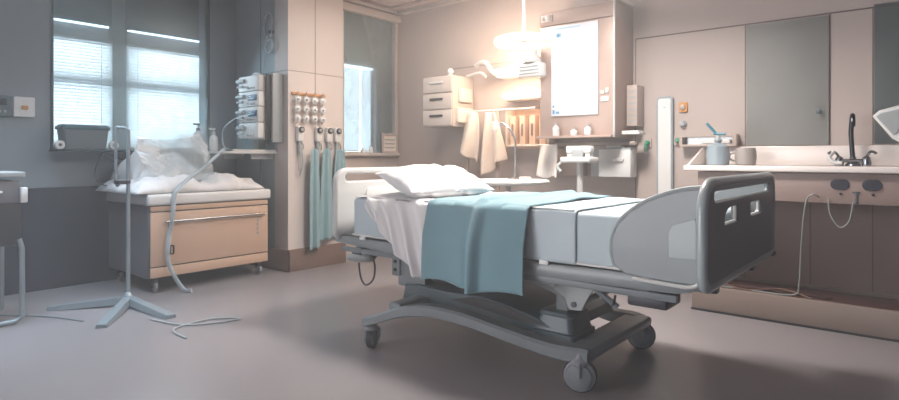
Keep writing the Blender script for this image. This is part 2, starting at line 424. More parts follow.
def castor(g_r, c, r, w):
    x, y = c
    return G().lathe([(r*.3, -w), (r*.86, -w), (r, -w*.6), (r, w*.6), (r*.86, w), (r*.3, w)], (x, y, r), 24, axis(g_r))
for x, y in ((X1-.06, Y0+.07), (X1-.06, Y1-.07), (X0+.08, Y0+.07), (X0+.08, Y1-.07)):
    w = obj('castor', castor((0, 1, .0), (x, y), .045, .014), castor_m, t)
    g = G().box((x-.028, y-.022, .075), (x+.03, y+.022, .121), .008).box((x-.02, y-.022, .04), (x+.02, y-.016, .09)).box((x-.02, y+.016, .04), (x+.02, y+.022, .09))
    obj('fork', g, darkm, w)

def fbm(p, s, o=3):
    v = 0; a = 1
    for k in range(o): v += a*noise.noise(Vector(p)*s*(2**k)); a *= .5
    return v
def duvet(x0, x1, y0, y1, zb, h, seed, drop=.02, s=7):
    def f(u, v):
        x = x0+(x1-x0)*u; y = y0+(y1-y0)*v
        e = min(1, min(u, 1-u)*6)*min(1, min(v, 1-v)*6); e = e**.4
        z = zb+h*e*(.62+.45*fbm((x+seed, y, 0), s))+.012*math.sin(24*x+9*y+5*fbm((x, y, seed), 4))*e
        wob = .03*fbm((x*3, y*3, seed), 1.5)
        return Vector((x+wob, y+wob, max(z, zb+.002)))
    return G().grid(f, 60, 80)
obj('duvet', duvet(X0-.0, X1-.005, Y0-.10, Y1-.03, .804, .19, 3.1, s=3), linen_m, label='crumpled white duvet spread on top of the wheeled cabinet', cat='bedding', smooth=180, solid=.006)
g = duvet(X0+.0, X1-.30, Y0+.0, 2.66, .88, .40, 9.2, s=1.7)
obj('crumpled_pillow', g, linen_m, label='heaped white pillow on the duvet against the big window', cat='pillow', smooth=180, solid=.006)

# clear plastic sheet draped in front of the heap
def f(u, v):
    y = 2.08+.60*u; z = .90+.40*v*(1-.12*math.sin(PI*u+.4))
    x = -5.0-.20*v+.03*math.sin(7*u+3*v)+.025*fbm((u*3, v*3, 2), 1.0)
    return Vector((x, y+.05*fbm((v*2, u*2, 5), 1.5), z))
obj('plastic_cover', G().grid(f, 40, 30), plastic_m, label='translucent crumpled plastic cover hanging over the bedding on the wheeled cabinet', cat='plastic cover', smooth=180)
# flat clear hose over the front of the cabinet
pts = [(-5.0, 2.78, 1.17), (-4.90, 2.55, 1.02), (-4.80, 2.33, .90), (-4.765, 2.22, .80), (-4.755, 2.20, .62), (-4.75, 2.16, .40), (-4.75, 2.17, .22), (-4.66, 2.24, .03), (-4.60, 2.28, .018)]
obj('clear_hose', G().tube(pts, .022, 12, 8, flat=.5), clear_m, label='wide clear hose hanging from the shelf over the peach cabinet front', cat='hose')

# ------------------------------------------------------------------ shelf + pump rack on the alcove face
t = thing('wall_shelf', (-5.25, 3.27, 1.13), 'thin white shelf below the infusion pump rack', 'shelf')
obj('board', G().plate([rrect(-5.64, 2.70, -4.90, 3.283, .03, rs=(.02, .12, .01, .01))], .022, MXY(1.142), .004), wmetal_m, t)
for x in (-5.5, -5.0): obj('bracket', G().box((x, 3.05, 1.08), (x+.02, 3.283, 1.13), .003), wmetal_m, t)
obj('shelf_lip', G().box((-4.93, 2.82, 1.153), (-4.91, 3.27, 1.17), .004), wmetal_m, t)
def soap(x, y, s, label, kind):
    z = 1.154
    t = thing('pump_bottle', (x, y, z), label, 'bottle')
    obj('body', G().lathe([(.03*s, 0), (.036*s, .006), (.036*s, .12*s), (.028*s, .14*s), (.014*s, .15*s), (.014*s, .165*s)], (x, y, z), 22), clear_m if kind else white_m, t)
    obj('pump_head', G().lathe([(.016*s, .162*s), (.016*s, .18*s), (.005, .182*s), (.005, .2*s)], (x, y, z), 14).box((x-.012, y-.045, z+.2*s), (x+.012, y+.015, z+.215*s), .004), darkm if kind else white_m, t)
    if kind: obj('label_patch', G().lathe([(.0368*s, .03*s), (.0368*s, .085*s)], (x, y, z), 22), tan_m, t)
soap(-5.40, 2.74, 1.25, 'clear pump bottle with a dark head at the left end of the shelf', 1)
soap(-5.35, 2.87, 1.05, 'small white pump bottle on the shelf between the dark-headed bottle and the pump rack', 0)

t = thing('infusion_pump_rack', (-5.1, 3.15, 1.25), 'white tower of stacked infusion pumps with two blue displays on the grey wall', 'medical device')
PX0, PX1 = -5.18, -4.85
obj('mounting_plate', G().box((-4.84, 3.17, 1.24), (-4.81, 3.284, 1.90), .006), gplast_m, t)
obj('dark_rail', G().box((-4.86, 3.12, 1.27), (-4.84, 3.25, 1.89), .003), black_m, t)
obj('housing', G().box((PX0, 3.12, 1.27), (PX1-.01, 3.27, 1.87), .02, 3), white_m, t)
for i, z in enumerate((1.28, 1.43, 1.58, 1.73)):
    p = obj('pump_module', G().box((PX0-.03, 3.05, z), (PX1-.02, 3.125, z+.147), .008, 3), wmetal_m if i % 2 else white_m, t)
    if i in (1, 2): 
        dsp = obj('display', G().box((PX0+.14, 3.043, z+.055), (PX1-.04, 3.052, z+.115), .003), screen_m, p, label='blue display')
        g = G().box((PX0+.16, 3.0405, z+.075), (PX1-.08, 3.0435, z+.082)).box((PX0+.16, 3.0405, z+.092), (PX1-.12, 3.0435, z+.099))
        obj('display_lines', g, lblue_m, dsp)
    for k in range(3): obj('button', G().lathe([(.011, 0), (.009, .008), (.003, .010)], (PX0+.14+.05*k, 3.05, z+.028), 10, axis((0, -1, 0))), gplast_m, p)
    obj('syringe_holder', G().tube([(PX0-.035, 3.04, z+.10), (PX0+.09, 3.04, z+.10)], .02, 12).tube([(PX0+.0, 3.02, z+.045), (PX0+.1, 3.02, z+.045)], .012, 10), clear_m, p)
obj('clamp_knob', G().lathe([(.012, 0), (.012, .03), (.035, .035), (.035, .055), (.02, .06)], (PX0, 3.12, 1.78), 18, axis((-1, -.3, 0))), white_m, t)
obj('carry_handle', G().tube([(PX0+.04, 3.15, 1.865), (PX0+.1, 3.13, 1.90), (PX0+.17, 3.13, 1.905), (PX1-.06, 3.15, 1.865)], .011, 10, 6), white_m, t)
obj('pump_foot', G().box((-5.12, 3.15, 1.154), (-5.04, 3.25, 1.27), .006), gplast_m, t)
g = G().tube([(-5.20, 3.02, 1.48), (-5.36, 2.98, 1.38), (-5.33, 2.96, 1.22), (-5.27, 3.0, 1.165)], .009, 10, 8)
obj('drip_tube', g, clear_m, t)

t = thing('tubing_hook', (-5.03, 3.28, 2.15), 'clear coiled tubing with a ring and a thin lead hanging high on the grey wall', 'tubing')
loop = [(-5.03+.075*math.cos(a), 3.262, 2.39+.13*math.sin(a)) for a in [2*PI*i/20 for i in range(20)]]
obj('coil', G().tube(loop, .007, 8, 2, closed=True), clear_m, t)
loop = [(-4.99+.06*math.cos(a), 3.245, 2.19+.065*math.sin(a)) for a in [2*PI*i/18 for i in range(18)]]
obj('ring', G().tube(loop, .011, 8, 2, closed=True), clear_m, t)
obj('clip', G().lathe([(.022, 0), (.022, .03), (.01, .04)], (-4.99, 3.285, 2.33), 16, axis((0, -1, 0))), darkm, t)
obj('lead', G().tube([(-4.99, 3.255, 2.32), (-5.08, 3.26, 2.24), (-5.10, 3.27, 2.05), (-5.10, 3.272, 1.93)], .004, 6, 6), gplast_m, t)

# ------------------------------------------------------------------ column face: rack, regulators, gowns
XC = -4.73
t = thing('hanging_rack', (XC, 3.5, 1.70), 'wooden strip rack on the column carrying four strings of white caps', 'rack')
obj('wood_strip', G().box((XC+.001, 3.32, 1.70), (XC+.018, 3.72, 1.728), .003), wood_m, t)
g = G()
for y in (3.36, 3.46, 3.56, 3.66): g.tube([(XC+.015, y, 1.715), (XC+.05, y, 1.715), (XC+.055, y, 1.735)], .004, 6)
obj('pegs', g, steel_m, t)
proto = None
names = ['first string of white caps from the left on the wooden rack', 'second string of white caps from the left on the wooden rack', 'third string of white caps from the left on the wooden rack', 'string of white caps at the right end of the wooden rack']
for i, y in enumerate((3.36, 3.46, 3.56, 3.66)):
    if proto is None:
        p = thing('cap_string', (XC+.04, y, 1.70), names[0], 'cap string', 'strings of white caps on the rack')
        obj('cord', G().tube([(XC+.04, y, 1.712), (XC+.04, y, 1.42)], .005, 6), gplast_m, p)
        for k in range(3):
            z = 1.655-.09*k
            c = obj('cap', G().lathe([(.028, 0), (.034, .006), (.034, .022), (.026, .03), (.012, .032)], (XC+.038, y, z), 18, axis((1, -.3, 0))), white_m, p)
            obj('hub', G().lathe([(.012, .03), (.012, .038), (.004, .04)], (XC+.038, y, z), 10, axis((1, -.3, 0))), steel_m, c)
        proto = p
    else:
        dup(proto, (XC+.04, y, 1.70), names[i])
rn = ['left regulator with a black dial under the wooden rack, its hoses bare', 'second regulator from the left, above the first teal gown', 'third regulator from the left, above the gowns', 'rightmost regulator on the column, above the last gown']
proto = None
for i, y in enumerate((3.40, 3.62, 3.75, 3.86)):
    if proto is None:
        p = thing('wall_regulator', (XC, y, 1.2), rn[0], 'regulator', 'regulators with black dials on the column')
        obj('body', G().box((XC+.001, y-.035, 1.25), (XC+.05, y+.035, 1.40), .012, 3), white_m, p)
        d = obj('dial', G().lathe([(.030, 0), (.030, .014), (.024, .018)], (XC+.05, y, 1.365), 20, axis((1, 0, 0))), black_m, p, label='black dial')
        obj('dial_face', G().lathe([(.017, .018), (.014, .021)], (XC+.05, y, 1.365), 16, axis((1, 0, 0))), gplast_m, d)
        obj('flow_tube', G().lathe([(.016, 0), (.02, .01), (.02, .10), (.012, .12)], (XC+.03, y, 1.13), 14), clear_m, p)
        obj('hook', G().tube([(XC+.03, y, 1.25), (XC+.075, y, 1.22), (XC+.08, y, 1.185), (XC+.06, y, 1.17)], .005, 6, 5), steel_m, p)
        proto = p
    else: dup(proto, (XC, y, 1.2), rn[i])
g = G().tube([(XC+.03, 3.39, 1.14), (XC+.035, 3.38, 1.0), (XC+.04, 3.40, .93), (XC+.035, 3.43, 1.0), (XC+.03, 3.42, 1.2)], .006, 8, 8)
obj('looped_hose', g, gplast_m, label='grey looped hose below the leftmost regulator on the column', cat='hose')
def hang(y0, y1, zt, zb, x, m, label, name, cat, group=None, pleats=4, seed=0, topw=.35, amp=.025, hem=0.0):
    yc = (y0+y1)/2; w = (y1-y0)
    def f(u, v):
        k = topw+(1-topw)*(1-(1-v)**2.2)*1.0
        y = yc+(u-.5)*w*k*(1+.05*math.sin(5*v+seed))
        a = amp*(.5+.7*v)
        xx = x+a*math.sin(2*PI*pleats*u+seed+1.2*v)+.3*a*math.sin(2*PI*pleats*2.3*u+seed*2)
        z = zt+(zb-zt)*v+hem*(u-.5)+.01*math.sin(14*u+seed)*v
        if v < .04: z -= abs(u-.5)*.04
        return Vector((xx, y, z))
    return obj(name, G().grid(f, 64, 36), m, label=label, cat=cat, group=group, smooth=180, solid=.006)
hang(3.45, 3.61, 1.185, .20, XC+.09, gown_m, 'leftmost teal gown hanging from the column', 'hanging_gown', 'gown', 'teal gowns on the column', 1.6, .5, .55, .016)
hang(3.60, 3.79, 1.185, .27, XC+.07, gown_m, 'middle teal gown hanging from the column', 'hanging_gown', 'gown', 'teal gowns on the column', 1.4, 2.0, .5, .018)
hang(3.77, 3.97, 1.185, .30, XC+.06, gown_m, 'teal gown nearest the bed headboard, hanging from the column', 'hanging_gown', 'gown', 'teal gowns on the column', 1.8, 3.3, .5, .016)

# ------------------------------------------------------------------ items on window_2 sill
t = thing('framed_chart', (-4.80, 4.66, 1.145), 'small framed chart standing at the right end of the narrow window sill', 'chart')
obj('frame', G().plate([rrect(4.58, 1.146, 4.82, 1.37, .01), rrect(4.60, 1.166, 4.80, 1.35, .006)], .02, MYZ(-4.79), .002), tan_m, t)
c = obj('card', G().box((-4.796, 4.595, 1.16), (-4.792, 4.805, 1.355)), coat_m, t)
g = G()
for k in range(3): g.box((-4.791, 4.62, 1.20+.045*k), (-4.790, 4.78, 1.215+.045*k))
obj('rows', g, gplast_m, c)
for y, h, lb in ((4.42, .085, 'short white bottle on the narrow window sill beside the framed chart'), (4.30, .05, 'tiny white jar on the narrow window sill, left of the short bottle')):
    t = thing('sill_bottle', (-4.80, y, 1.146), lb, 'bottle')
    obj('body', G().lathe([(.02, 0), (.023, .004), (.023, h*.6), (.01, h*.8), (.01, h*.85)], (-4.80, y, 1.146), 16), white_m, t)
    obj('cap', G().lathe([(.012, h*.84), (.012, h)], (-4.80, y, 1.146), 12), gplast_m, t)

# ------------------------------------------------------------------ left edge trolley
t = thing('side_trolley', (-4.55, .95, 0), 'grey drawer trolley cut off by the left edge of the photo', 'trolley')
A0, A1 = .60, 1.13
obj('top', G().plate([rrect(-5.0, A0, -4.62+.04, A1+.03, .02)], .035, MXY(.985), .006), gplast_m, t)
dr = obj('drawer', G().box((-4.98, A0+.01, .80), (-4.60, A1, .945), .008), cgrey_m, t)
obj('handle', G().tube([(-4.585, A0+.2, .875), (-4.57, A0+.22, .875), (-4.57, A1-.12, .875), (-4.585, A1-.10, .875)], .008, 8), white_m, dr)
obj('side_clip', G().box((-4.62, A1, .80), (-4.58, A1+.04, .90), .006), white_m, t)
obj('body', G().box((-4.98, A0+.01, .52), (-4.615, A1+.01, .80), .008), darkm, t)
g = G().tube([(-4.62, A1, .56), (-4.62, A1+.015, .50), (-4.62, A1+.02, .05), (-4.62, A1-.02, .02), (-4.62, A0+.05, .02)], .017, 12)
obj('leg', g, pole_m, t)
g = G().tube([(-4.95, A1-.02, .80), (-4.95, A1-.02, .05), (-4.95, A1-.06, .02), (-4.95, A0+.05, .02)], .017, 12)
obj('leg', g, pole_m, t)
t = thing('soap_bowl', (-4.75, 1.0, 1.003), 'white rounded cup on top of the grey trolley at the left edge', 'cup')
obj('bowl', G().lathe([(.03, 0), (.035, .01), (.045, .05), (.05, .08), (.045, .08), (.04, .05), (.02, .02)], (-4.79, .95, 1.003), 22), white_m, t)
obj('spout', G().tube([(-4.79, .98, 1.05), (-4.79, 1.02, 1.07), (-4.79, 1.03, 1.05)], .012, 10, 5), white_m, t)

# ------------------------------------------------------------------ IV stand
bx, by = -4.58, 1.79
t = thing('iv_stand', (bx, by, 0), 'slim grey pole stand with a looped top and flat splayed feet', 'stand')
def q(px, py, d):  # not camera related: small offset helper on the pole
    return (bx+px, by+py, d)
obj('pole', G().tube([q(0, 0, .03), q(0, 0, 1.30)], .014, 14), pole_m, t)
dx, dy = .04, .048   # loop direction
obj('top_loop', G().tube([q(0, 0, 1.18), q(0, 0, 1.285), q(-dx*.4, -dy*.4, 1.315), q(-dx*.9, -dy*.9, 1.315), q(-dx*1.3, -dy*1.3, 1.285), q(-dx*1.3, -dy*1.3, .92), q(-dx*1.0, -dy*1.0, .90)], .010, 12, 5), pole_m, t)
obj('pole_clamp', G().box(q(-.07, -.075, .90), q(.014, .014, .93), .006), darkm, t)
for a, L in ((math.radians(234), .52), (math.radians(-36), .60), (math.radians(4), .60)):
    g = G(); d = Vector((math.cos(a), math.sin(a), 0)); n = Vector((-d.y, d.x, 0)); o = Vector((bx, by, 0))
    rings = []
    for s, w, z0, z1 in ((0.0, .035, .02, .075), (.12, .036, .012, .06), (L*.7, .042, .004, .04), (L, .036, .002, .025)):
        rings.append([o+d*s+n*w+Vector((0, 0, z0)), o+d*s-n*w+Vector((0, 0, z0)), o+d*s-n*w*.75+Vector((0, 0, z1)), o+d*s+n*w*.75+Vector((0, 0, z1))])
    g.ring_loft(rings); obj('foot', g, pole_m, t)
obj('hub', G().lathe([(.04, .01), (.042, .05), (.03, .085), (.018, .10)], (bx, by, 0), 22), pole_m, t)
g = G().tube([(-4.95, 1.10, .006), (-4.75, 1.25, .006), (-4.6, 1.33, .006), (-4.35, 1.42, .006)], .005, 8, 8)
obj('floor_cable', g, pole_m, label='thin grey cable on the floor left of the pole stand', cat='cable')
g = G().tube([(-4.05, 1.72, .008), (-3.75, 1.80, .007), (-3.62, 1.98, .007), (-3.60, 2.12, .007), (-3.74, 1.98, .007), (-3.70, 1.72, .007), (-3.46, 1.68, .007)], .006, 8, 10)
obj('floor_cable', g, gplast_m, label='pale looped cable on the floor right of the pole stand', cat='cable')

# ------------------------------------------------------------------ BED
bed = thing('hospital_bed', (-1.8, 2.9, 0), 'adjustable grey hospital bed on castors with headboard and footboard', 'bed')
NY, FY = 2.40, 3.40
# chassis: two arched side beams and cross beams
hn, fn = (-2.50, 2.30), (-1.26, 2.51); hf, ff = (-2.55, 3.36), (-1.32, 3.24)
def beam(p0, p1, name='side_beam'):
    x0, y0 = p0; x1, y1 = p1; rings = []
    for u, zt, hh in ((-.02, .175, .05), (.05, .20, .055), (.18, .265, .06), (.32, .295, .062), (.5, .285, .062), (.7, .24, .062), (.88, .205, .066), (1.0, .205, .075), (1.03, .20, .06)):
        x = x0+(x1-x0)*u; y = y0+(y1-y0)*u; w = .045
        rings.append([Vector((x, y+a*w, zt-hh*b)) for a, b in ((-.75, 0), (.75, 0), (1, .2), (1, .9), (.8, 1), (-.8, 1), (-1, .9), (-1, .2))])
    rings2 = []
    for k in range(8): pass
    P = [[crom([r[j] for r in rings], 5) for j in range(8)]]
    R = [[P[0][j][i] for j in range(8)] for i in range(len(P[0][0]))]
    return obj(name, G().ring_loft(R), frm_m, bed)
bm1 = beam(hn, fn); bm2 = beam(hf, ff)
g = G().box((-1.36, 2.50, .145), (-1.21, 3.26, .20), .02, 3)
obj('cross_beam', g, frm_m, bed)
obj('cross_beam', G().box((-2.38, 2.32, .22), (-2.28, 3.34, .275), .015, 3), frm_m, bed)
def bed_castor(x, y, r, ax, lbl=None):
    g = castor(ax, (x, y), r, .022)
    w = obj('castor', g, castor_m, bed)
    A = axis(ax)
    obj('tyre', G().lathe([(r*.90, -.016), (r*1.0, -.016), (r*1.02, 0), (r*1.0, .016), (r*.90, .016)], (x, y, r*1.0), 28, A), black_m, w)
    g = G()
    for s in (-1, 1): g.lathe([(r*.72, s*.020), (r*.72, s*.032), (r*.6, s*.036)], (x, y, r), 24, A)
    obj('wheel_cover', g, frm_m, w)
    g = G().lathe([(.026, r*1.7), (.026, r*2.1), (.018, r*2.5)], (x, y, 0), 16).ball((x, y, r*1.75), .045, (1, 1, .55))
    obj('swivel_head', g, castor_m, w)
    for s in (-1, 1):
        n = Vector(ax).normalized()*s*.040
        obj('fork', G().tube([(x+n.x, y+n.y, r*1.85), (x+n.x, y+n.y, r)], .011, 8), castor_m, w)
bed_castor(-1.265, 2.485, .078, (.35, -1, 0)); bed_castor(-1.28, 3.27, .078, (.55, -1, 0))
bed_castor(-2.49, 2.30, .062, (1, .5, 0)); bed_castor(-2.55, 3.36, .062, (1, .4, 0))
# brake pedal
# deck and shroud over chassis
def shroud(y0, y1):
    prof = [(-2.50, .235), (-2.48, .32), (-2.36, .335), (-2.15, .325), (-1.95, .335), (-1.78, .325), (-1.6, .29), (-1.45, .25), (-1.42, .21), (-1.6, .20), (-2.0, .215)]
    return G().plate([prof], y1-y0, MXZ((y0+y1)/2), .012)
obj('chassis_cover', shroud(2.56, 3.22), shroud_m, bed)
obj('chassis_cover_panel', G().plate([[(-2.10, .29), (-1.95, .325), (-1.78, .318), (-1.62, .285), (-1.50, .255), (-1.60, .245)]], .01, MXZ(2.552), .003), black_m, bed)
# head lift column
g = G().box((-2.56, 2.58, .30), (-2.33, 2.70, .52), .012).box((-2.60, 2.565, .36), (-2.53, 2.60, .52), .008)
hc = obj('lift_column', g, bedg_m, bed)
g = G()
for z in (.40, .45, .49): g.lathe([(.012, 0), (.012, .008)], (-2.565, 2.567, z), 10, axis((0, -1, 0)))
obj('bolts', g, black_m, hc)
obj('lift_column', G().box((-2.52, 3.05, .30), (-2.33, 3.18, .52), .012), bedg_m, bed)
obj('actuator', G().tube([(-2.35, 2.85, .42), (-1.85, 2.85, .46)], .035, 16).tube([(-1.85, 2.85, .46), (-1.5, 2.85, .50)], .018, 12), darkm, bed)
obj('control_box', G().box((-2.30, 2.60, .36), (-2.10, 2.80, .47), .01), darkm, bed)
obj('bracket_plate', G().box((-2.14, 2.585, .385), (-2.08, 2.60, .46), .004), frm_m, bed)
# foot lift: bellows + scissor brackets
rings = [[Vector((x, y, z)) for x, y in rrect(-1.57+e, 2.545+e, -1.33-e, 2.80-e, .03)] for z, e in ((.20, 0), (.225, 0), (.23, .012), (.30, .03), (.305, .022), (.32, .03), (.325, .045))]
obj('bellows_base', G().ring_loft(rings), shroud_m, bed)
obj('foot_post', G().box((-1.47, 2.62, .32), (-1.40, 2.76, .45), .01), bedg_m, bed)
for y in (2.56, 3.18):
    g = G().plate([[(-1.50, .53), (-1.26, .53), (-1.20, .50), (-1.25, .44), (-1.29, .36), (-1.36, .355), (-1.38, .41), (-1.46, .45)]], .022, MXZ(y), .004)
    br = obj('lift_bracket', g, gplast_m, bed)
    g = G()
    for x, z in ((-1.42, .48), (-1.33, .385), (-1.27, .49)): g.lathe([(.014, -.018), (.014, .018)], (x, y, z), 12, axis((0, 1, 0)))
    obj('pivot_bolts', g, darkm, br)
g = G().tube([(-1.75, 2.60, .51), (-1.33, 2.60, .385)], .014, 10).tube([(-1.75, 3.14, .51), (-1.33, 3.14, .385)], .014, 10).tube([(-1.33, 2.56, .385), (-1.33, 3.2, .385)], .016, 10)
obj('scissor_arm', g, gplast_m, bed)
g = G().plate([[(-1.72, .50), (-1.40, .50), (-1.40, .47), (-1.62, .455), (-1.72, .475)]], .02, MXZ(2.50), .004)
obj('link_plate', g, gplast_m, bed)
g = G().tube([(-1.25, 2.56, .49), (-1.12, 2.58, .40)], .014, 10)
obj('foot_strut', g, frm_m, bed)
obj('junction_box', G().box((-1.02, 2.44, .455), (-.845, 2.62, .525), .012), darkm, bed)
g = G().tube([(-1.12, 2.55, .46), (-1.14, 2.57, .41), (-1.18, 2.60, .40), (-1.24, 2.62, .45)], .006, 8, 6)
obj('cable', g, black_m, bed)
# side rails of the mattress platform
def rail(y, s):
    g = G()
    rings = []
    for x, z0, z1 in ((-2.96, .555, .600), (-2.6, .535, .592), (-2.2, .525, .590), (-1.5, .528, .592), (-1.0, .535, .600), (-.80, .54, .605), (-.70, .565, .60)):
        rings.append([Vector((x, y+a*.022, z0+(z1-z0)*b)) for a, b in ((-.6, 0), (.6, 0), (1, .25), (1, .75), (.6, 1), (-.6, 1), (-1, .75), (-1, .25))])
    g.ring_loft(rings); return g
rl = obj('side_rail', rail(NY+.03, -1), bedg_m, bed); obj('side_rail', rail(FY-.03, 1), bedg_m, bed)
g = G().box((-2.90, NY+.02, .50), (-.80, NY+.045, .53), .004)
g.box((-2.3, NY+.03, .47), (-1.55, NY+.05, .50), .004)
obj('lower_rail', g, frm_m, bed)
g = G().box((-2.86, NY+.03, .545), (-.78, FY-.05, .585), .008)
obj('mattress_platform', g, frm_m, bed)
g = G()
for x in (-2.75, -2.3, -1.85, -1.4, -.95): g.box((x-.025, NY+.03, .505), (x+.025, FY-.06, .545))
obj('cross_slats', g, frm_m, bed)
for x in (-2.70, -2.36, -1.42, -.92): obj('rail_clip', G().box((x-.02, NY+.005, .588), (x+.03, NY+.022, .61), .004), white_m, bed, label='small white rail clip')
# mattress: head and foot sections with a seam
def msec(x0, x1, z1):
    return G().box((x0, NY+.02, .60), (x1, FY-.06, z1), .028, 4)
obj('mattress', msec(-2.80, -.73, .846), mattr_m, bed)
obj('mattress_piping', G().tube([(-2.79, NY+.018, .615), (-.80, NY+.018, .612)], .006, 8), white_m, bed, label='bright piping along the mattress base')
# headboard
X = -2.92
out = rrect(2.37, .57, 3.43, 1.03, .1, 8, rs=(.05, .05, .10, .10))
hole = rrect(2.45, .945, 3.35, .99, .022, 5)
hb = obj('headboard', G().plate([out, hole], .045, MYZ(X), .014), wmetal_m, bed)
obj('inset_panel', G().plate([rrect(2.62, .70, 3.2, .90, .04)], .012, MYZ(X+.025), .004), white_m, hb)
# footboard
X = -.66
out = rrect(2.28, .595, 3.50, 1.00, .1, 8, rs=(.07, .05, .075, .12))
hole = rrect(2.39, .922, 3.40, .968, .022, 5)
w1_ = [(2.54, .822), (2.54, .845), (2.555, .868), (2.59, .884), (2.64, .892), (2.75, .892), (2.75, .822)]
w2_ = rrect(2.98, .826, 3.20, .890, .014, 4)
fb = obj('footboard', G().plate([out, hole, w1_, w2_], .030, MYZ(X), .004), bedd_m, bed)
rim = [Vector((X, y, z)) for y, z in out]
obj('footboard_rim', G().tube(rim, .021, 12, 0, closed=True), rim_m, fb, label='lighter tubular rim')
def rimloop(lp, r): return G().tube([Vector((X, y, z)) for y, z in lp], r, 8, 0, closed=True)
obj('handle_slot_rim', rimloop(hole, .006), rim_m, fb)
obj('window_rim', rimloop(w1_, .007), white_m, fb); obj('window_rim', rimloop(w2_, .007), white_m, fb)
obj('corner_bumper', G().box((-.685, 3.44, .575), (-.635, 3.51, .60), .01), black_m, fb)
obj('footboard_bracket', G().box((-.78, 2.55, .53), (-.68, 2.60, .66), .006).box((-.78, 3.2, .53), (-.68, 3.25, .66), .006), darkm, fb)
# curved side guard at the foot, near side and far side
prof = [(-1.03, .64), (-1.045, .70), (-1.04, .76), (-1.015, .82), (-.96, .875), (-.90, .915), (-.82, .95), (-.74, .972), (-.672, .98), (-.672, .62), (-.70, .60), (-.80, .60), (-.98, .61)]
pr = [Vector((x, 0, z)) for x, z in prof]
for y, nm in ((2.345, 'near'), (3.42, 'far')):
    gd = obj('side_guard', G().plate([prof], .028, MXZ(y), .008), bedg_m, bed)
    e = crom([Vector((x, y, z)) for x, z in prof[:9]], 4)
    obj('guard_edge', G().tube(e, .012, 8), rim_m, gd)
    s = -1 if nm == 'near' else 1
    obj('guard_patch', G().plate([[(-.80, .70), (-.80, .80), (-.785, .83), (-.70, .86), (-.695, .85), (-.695, .70)]], .006, MXZ(y+s*.016), .002), rim_m, gd, label='paler patch')  # thin paler patch on the outer face of the guard
    obj('guard_trim', G().tube([(-.95, y+s*.005, .597), (-.80, y+s*.01, .592), (-.72, y+s*.01, .592), (-.68, y+s*.01, .62), (-.672, y+s*.01, .66)], .008, 8, 5), wmetal_m, gd)

# under the head end: pendant controller and its cable
t = thing('bed_controller', (-3.15, 3.0, .18), 'grey pedal-shaped controller hanging under the bed head with a cable loop', 'controller')
g = G(); rings = []
for u, w, h in ((0, .02, .015), (.1, .05, .035), (.5, .06, .05), (.9, .055, .05), (1, .035, .03)):
    x = -2.98+.22*u; rings.append([Vector((x, 2.56+w*math.cos(a), .435+.03*u+h*math.sin(a)*.8)) for a in [2*PI*i/16 for i in range(16)]])
t.location = (-2.88, 2.56, .40)
obj('body', g.ring_loft(rings), gplast_m, t)
obj('arm', G().tube([(-2.80, 2.56, .47), (-2.74, 2.56, .50), (-2.72, 2.56, .545)], .012, 8, 5), frm_m, t)
obj('foot_button', G().box((-2.90, 2.50, .47), (-2.82, 2.53, .49), .004), darkm, t)
obj('cable_loop', G().tube([(-2.83, 2.50, .42), (-2.79, 2.48, .335), (-2.72, 2.46, .30), (-2.64, 2.45, .35), (-2.62, 2.44, .45), (-2.68, 2.44, .53)], .006, 8, 8), darkm, t)

# ------------------------------------------------------------------ pillow, sheet, blanket
def pillow(c, L, W, H, rz, tilt, seed):
    g = G(); nu, nv = 40, 28
    M = Matrix.Translation(c) @ Matrix.Rotation(rz, 4, 'Z') @ Matrix.Rotation(tilt, 4, 'Y')
    def prof(a): return max(0, 1-abs(a)**2.6)**.62
    def f(sgn):
        def ff(u, v):
            a = 2*u-1; b = 2*v-1
            px = a*W/2*(1-.10*(1-abs(b))**1*0+.0)*(1-.07*(1-b*b)*abs(a)); py = b*L/2*(1-.07*(1-a*a)*abs(b))
            h = H/2*prof(a)*prof(b)
            h += .022*fbm((a*2.0+seed, b*2.4, sgn), 1.1)*(prof(a)*prof(b))
            h -= .018*max(0, math.sin(8*b+5*a+seed))**3*prof(b)*abs(a)
            return M @ Vector((px, py, sgn*h))
        return ff
    g.grid(f(1), nu, nv); g.grid(f(-1), nu, nv)
    bmesh.ops.remove_doubles(g.bm, verts=g.bm.verts, dist=.0008)
    return g
t = obj('pillow', pillow(Vector((-2.38, 2.73, .945)), .62, .46, .19, math.radians(-16), math.radians(13), 1.3), linen_m, label='plump white pillow at the head of the hospital bed', cat='pillow', smooth=180)

def drape(xs0, xs1, hem, ytop0, ytop1, ztop, far_hem, fold, nx=90, ny=90, ridge=None, off=.006, edge=None):
    """cloth over the mattress: hangs down near side (Y=NY) and far side"""
    yn = NY+.02-off; yf = FY-.06+off
    def f(u, v):
        x = xs0+(xs1-xs0)*u
        hz = hem(u); top = ztop+off
        L1 = top-hz; L2 = yf-yn; L3 = top-far_hem
        s = v*(L1+L2+L3)
        r = .03
        if s < L1:
            z = hz+s; k = (top-z)/max(L1, .01)
            y = yn-fold(x, k, 0)
            if top-z < r: y += (r-(top-z))**2/r*.5
        elif s < L1+L2:
            y = yn+(s-L1); z = top
            d = min(s-L1, L1+L2-s)
            if d < r: z -= (r-d)**2/r*.5
            z += fold(x, 0, s-L1)
        else:
            y = yf+.004; z = top-(s-L1-L2)
        xx = x
        if edge: xx += edge(u, s-L1)
        return Vector((xx, y, z))
    return G().grid(f, nx, ny)
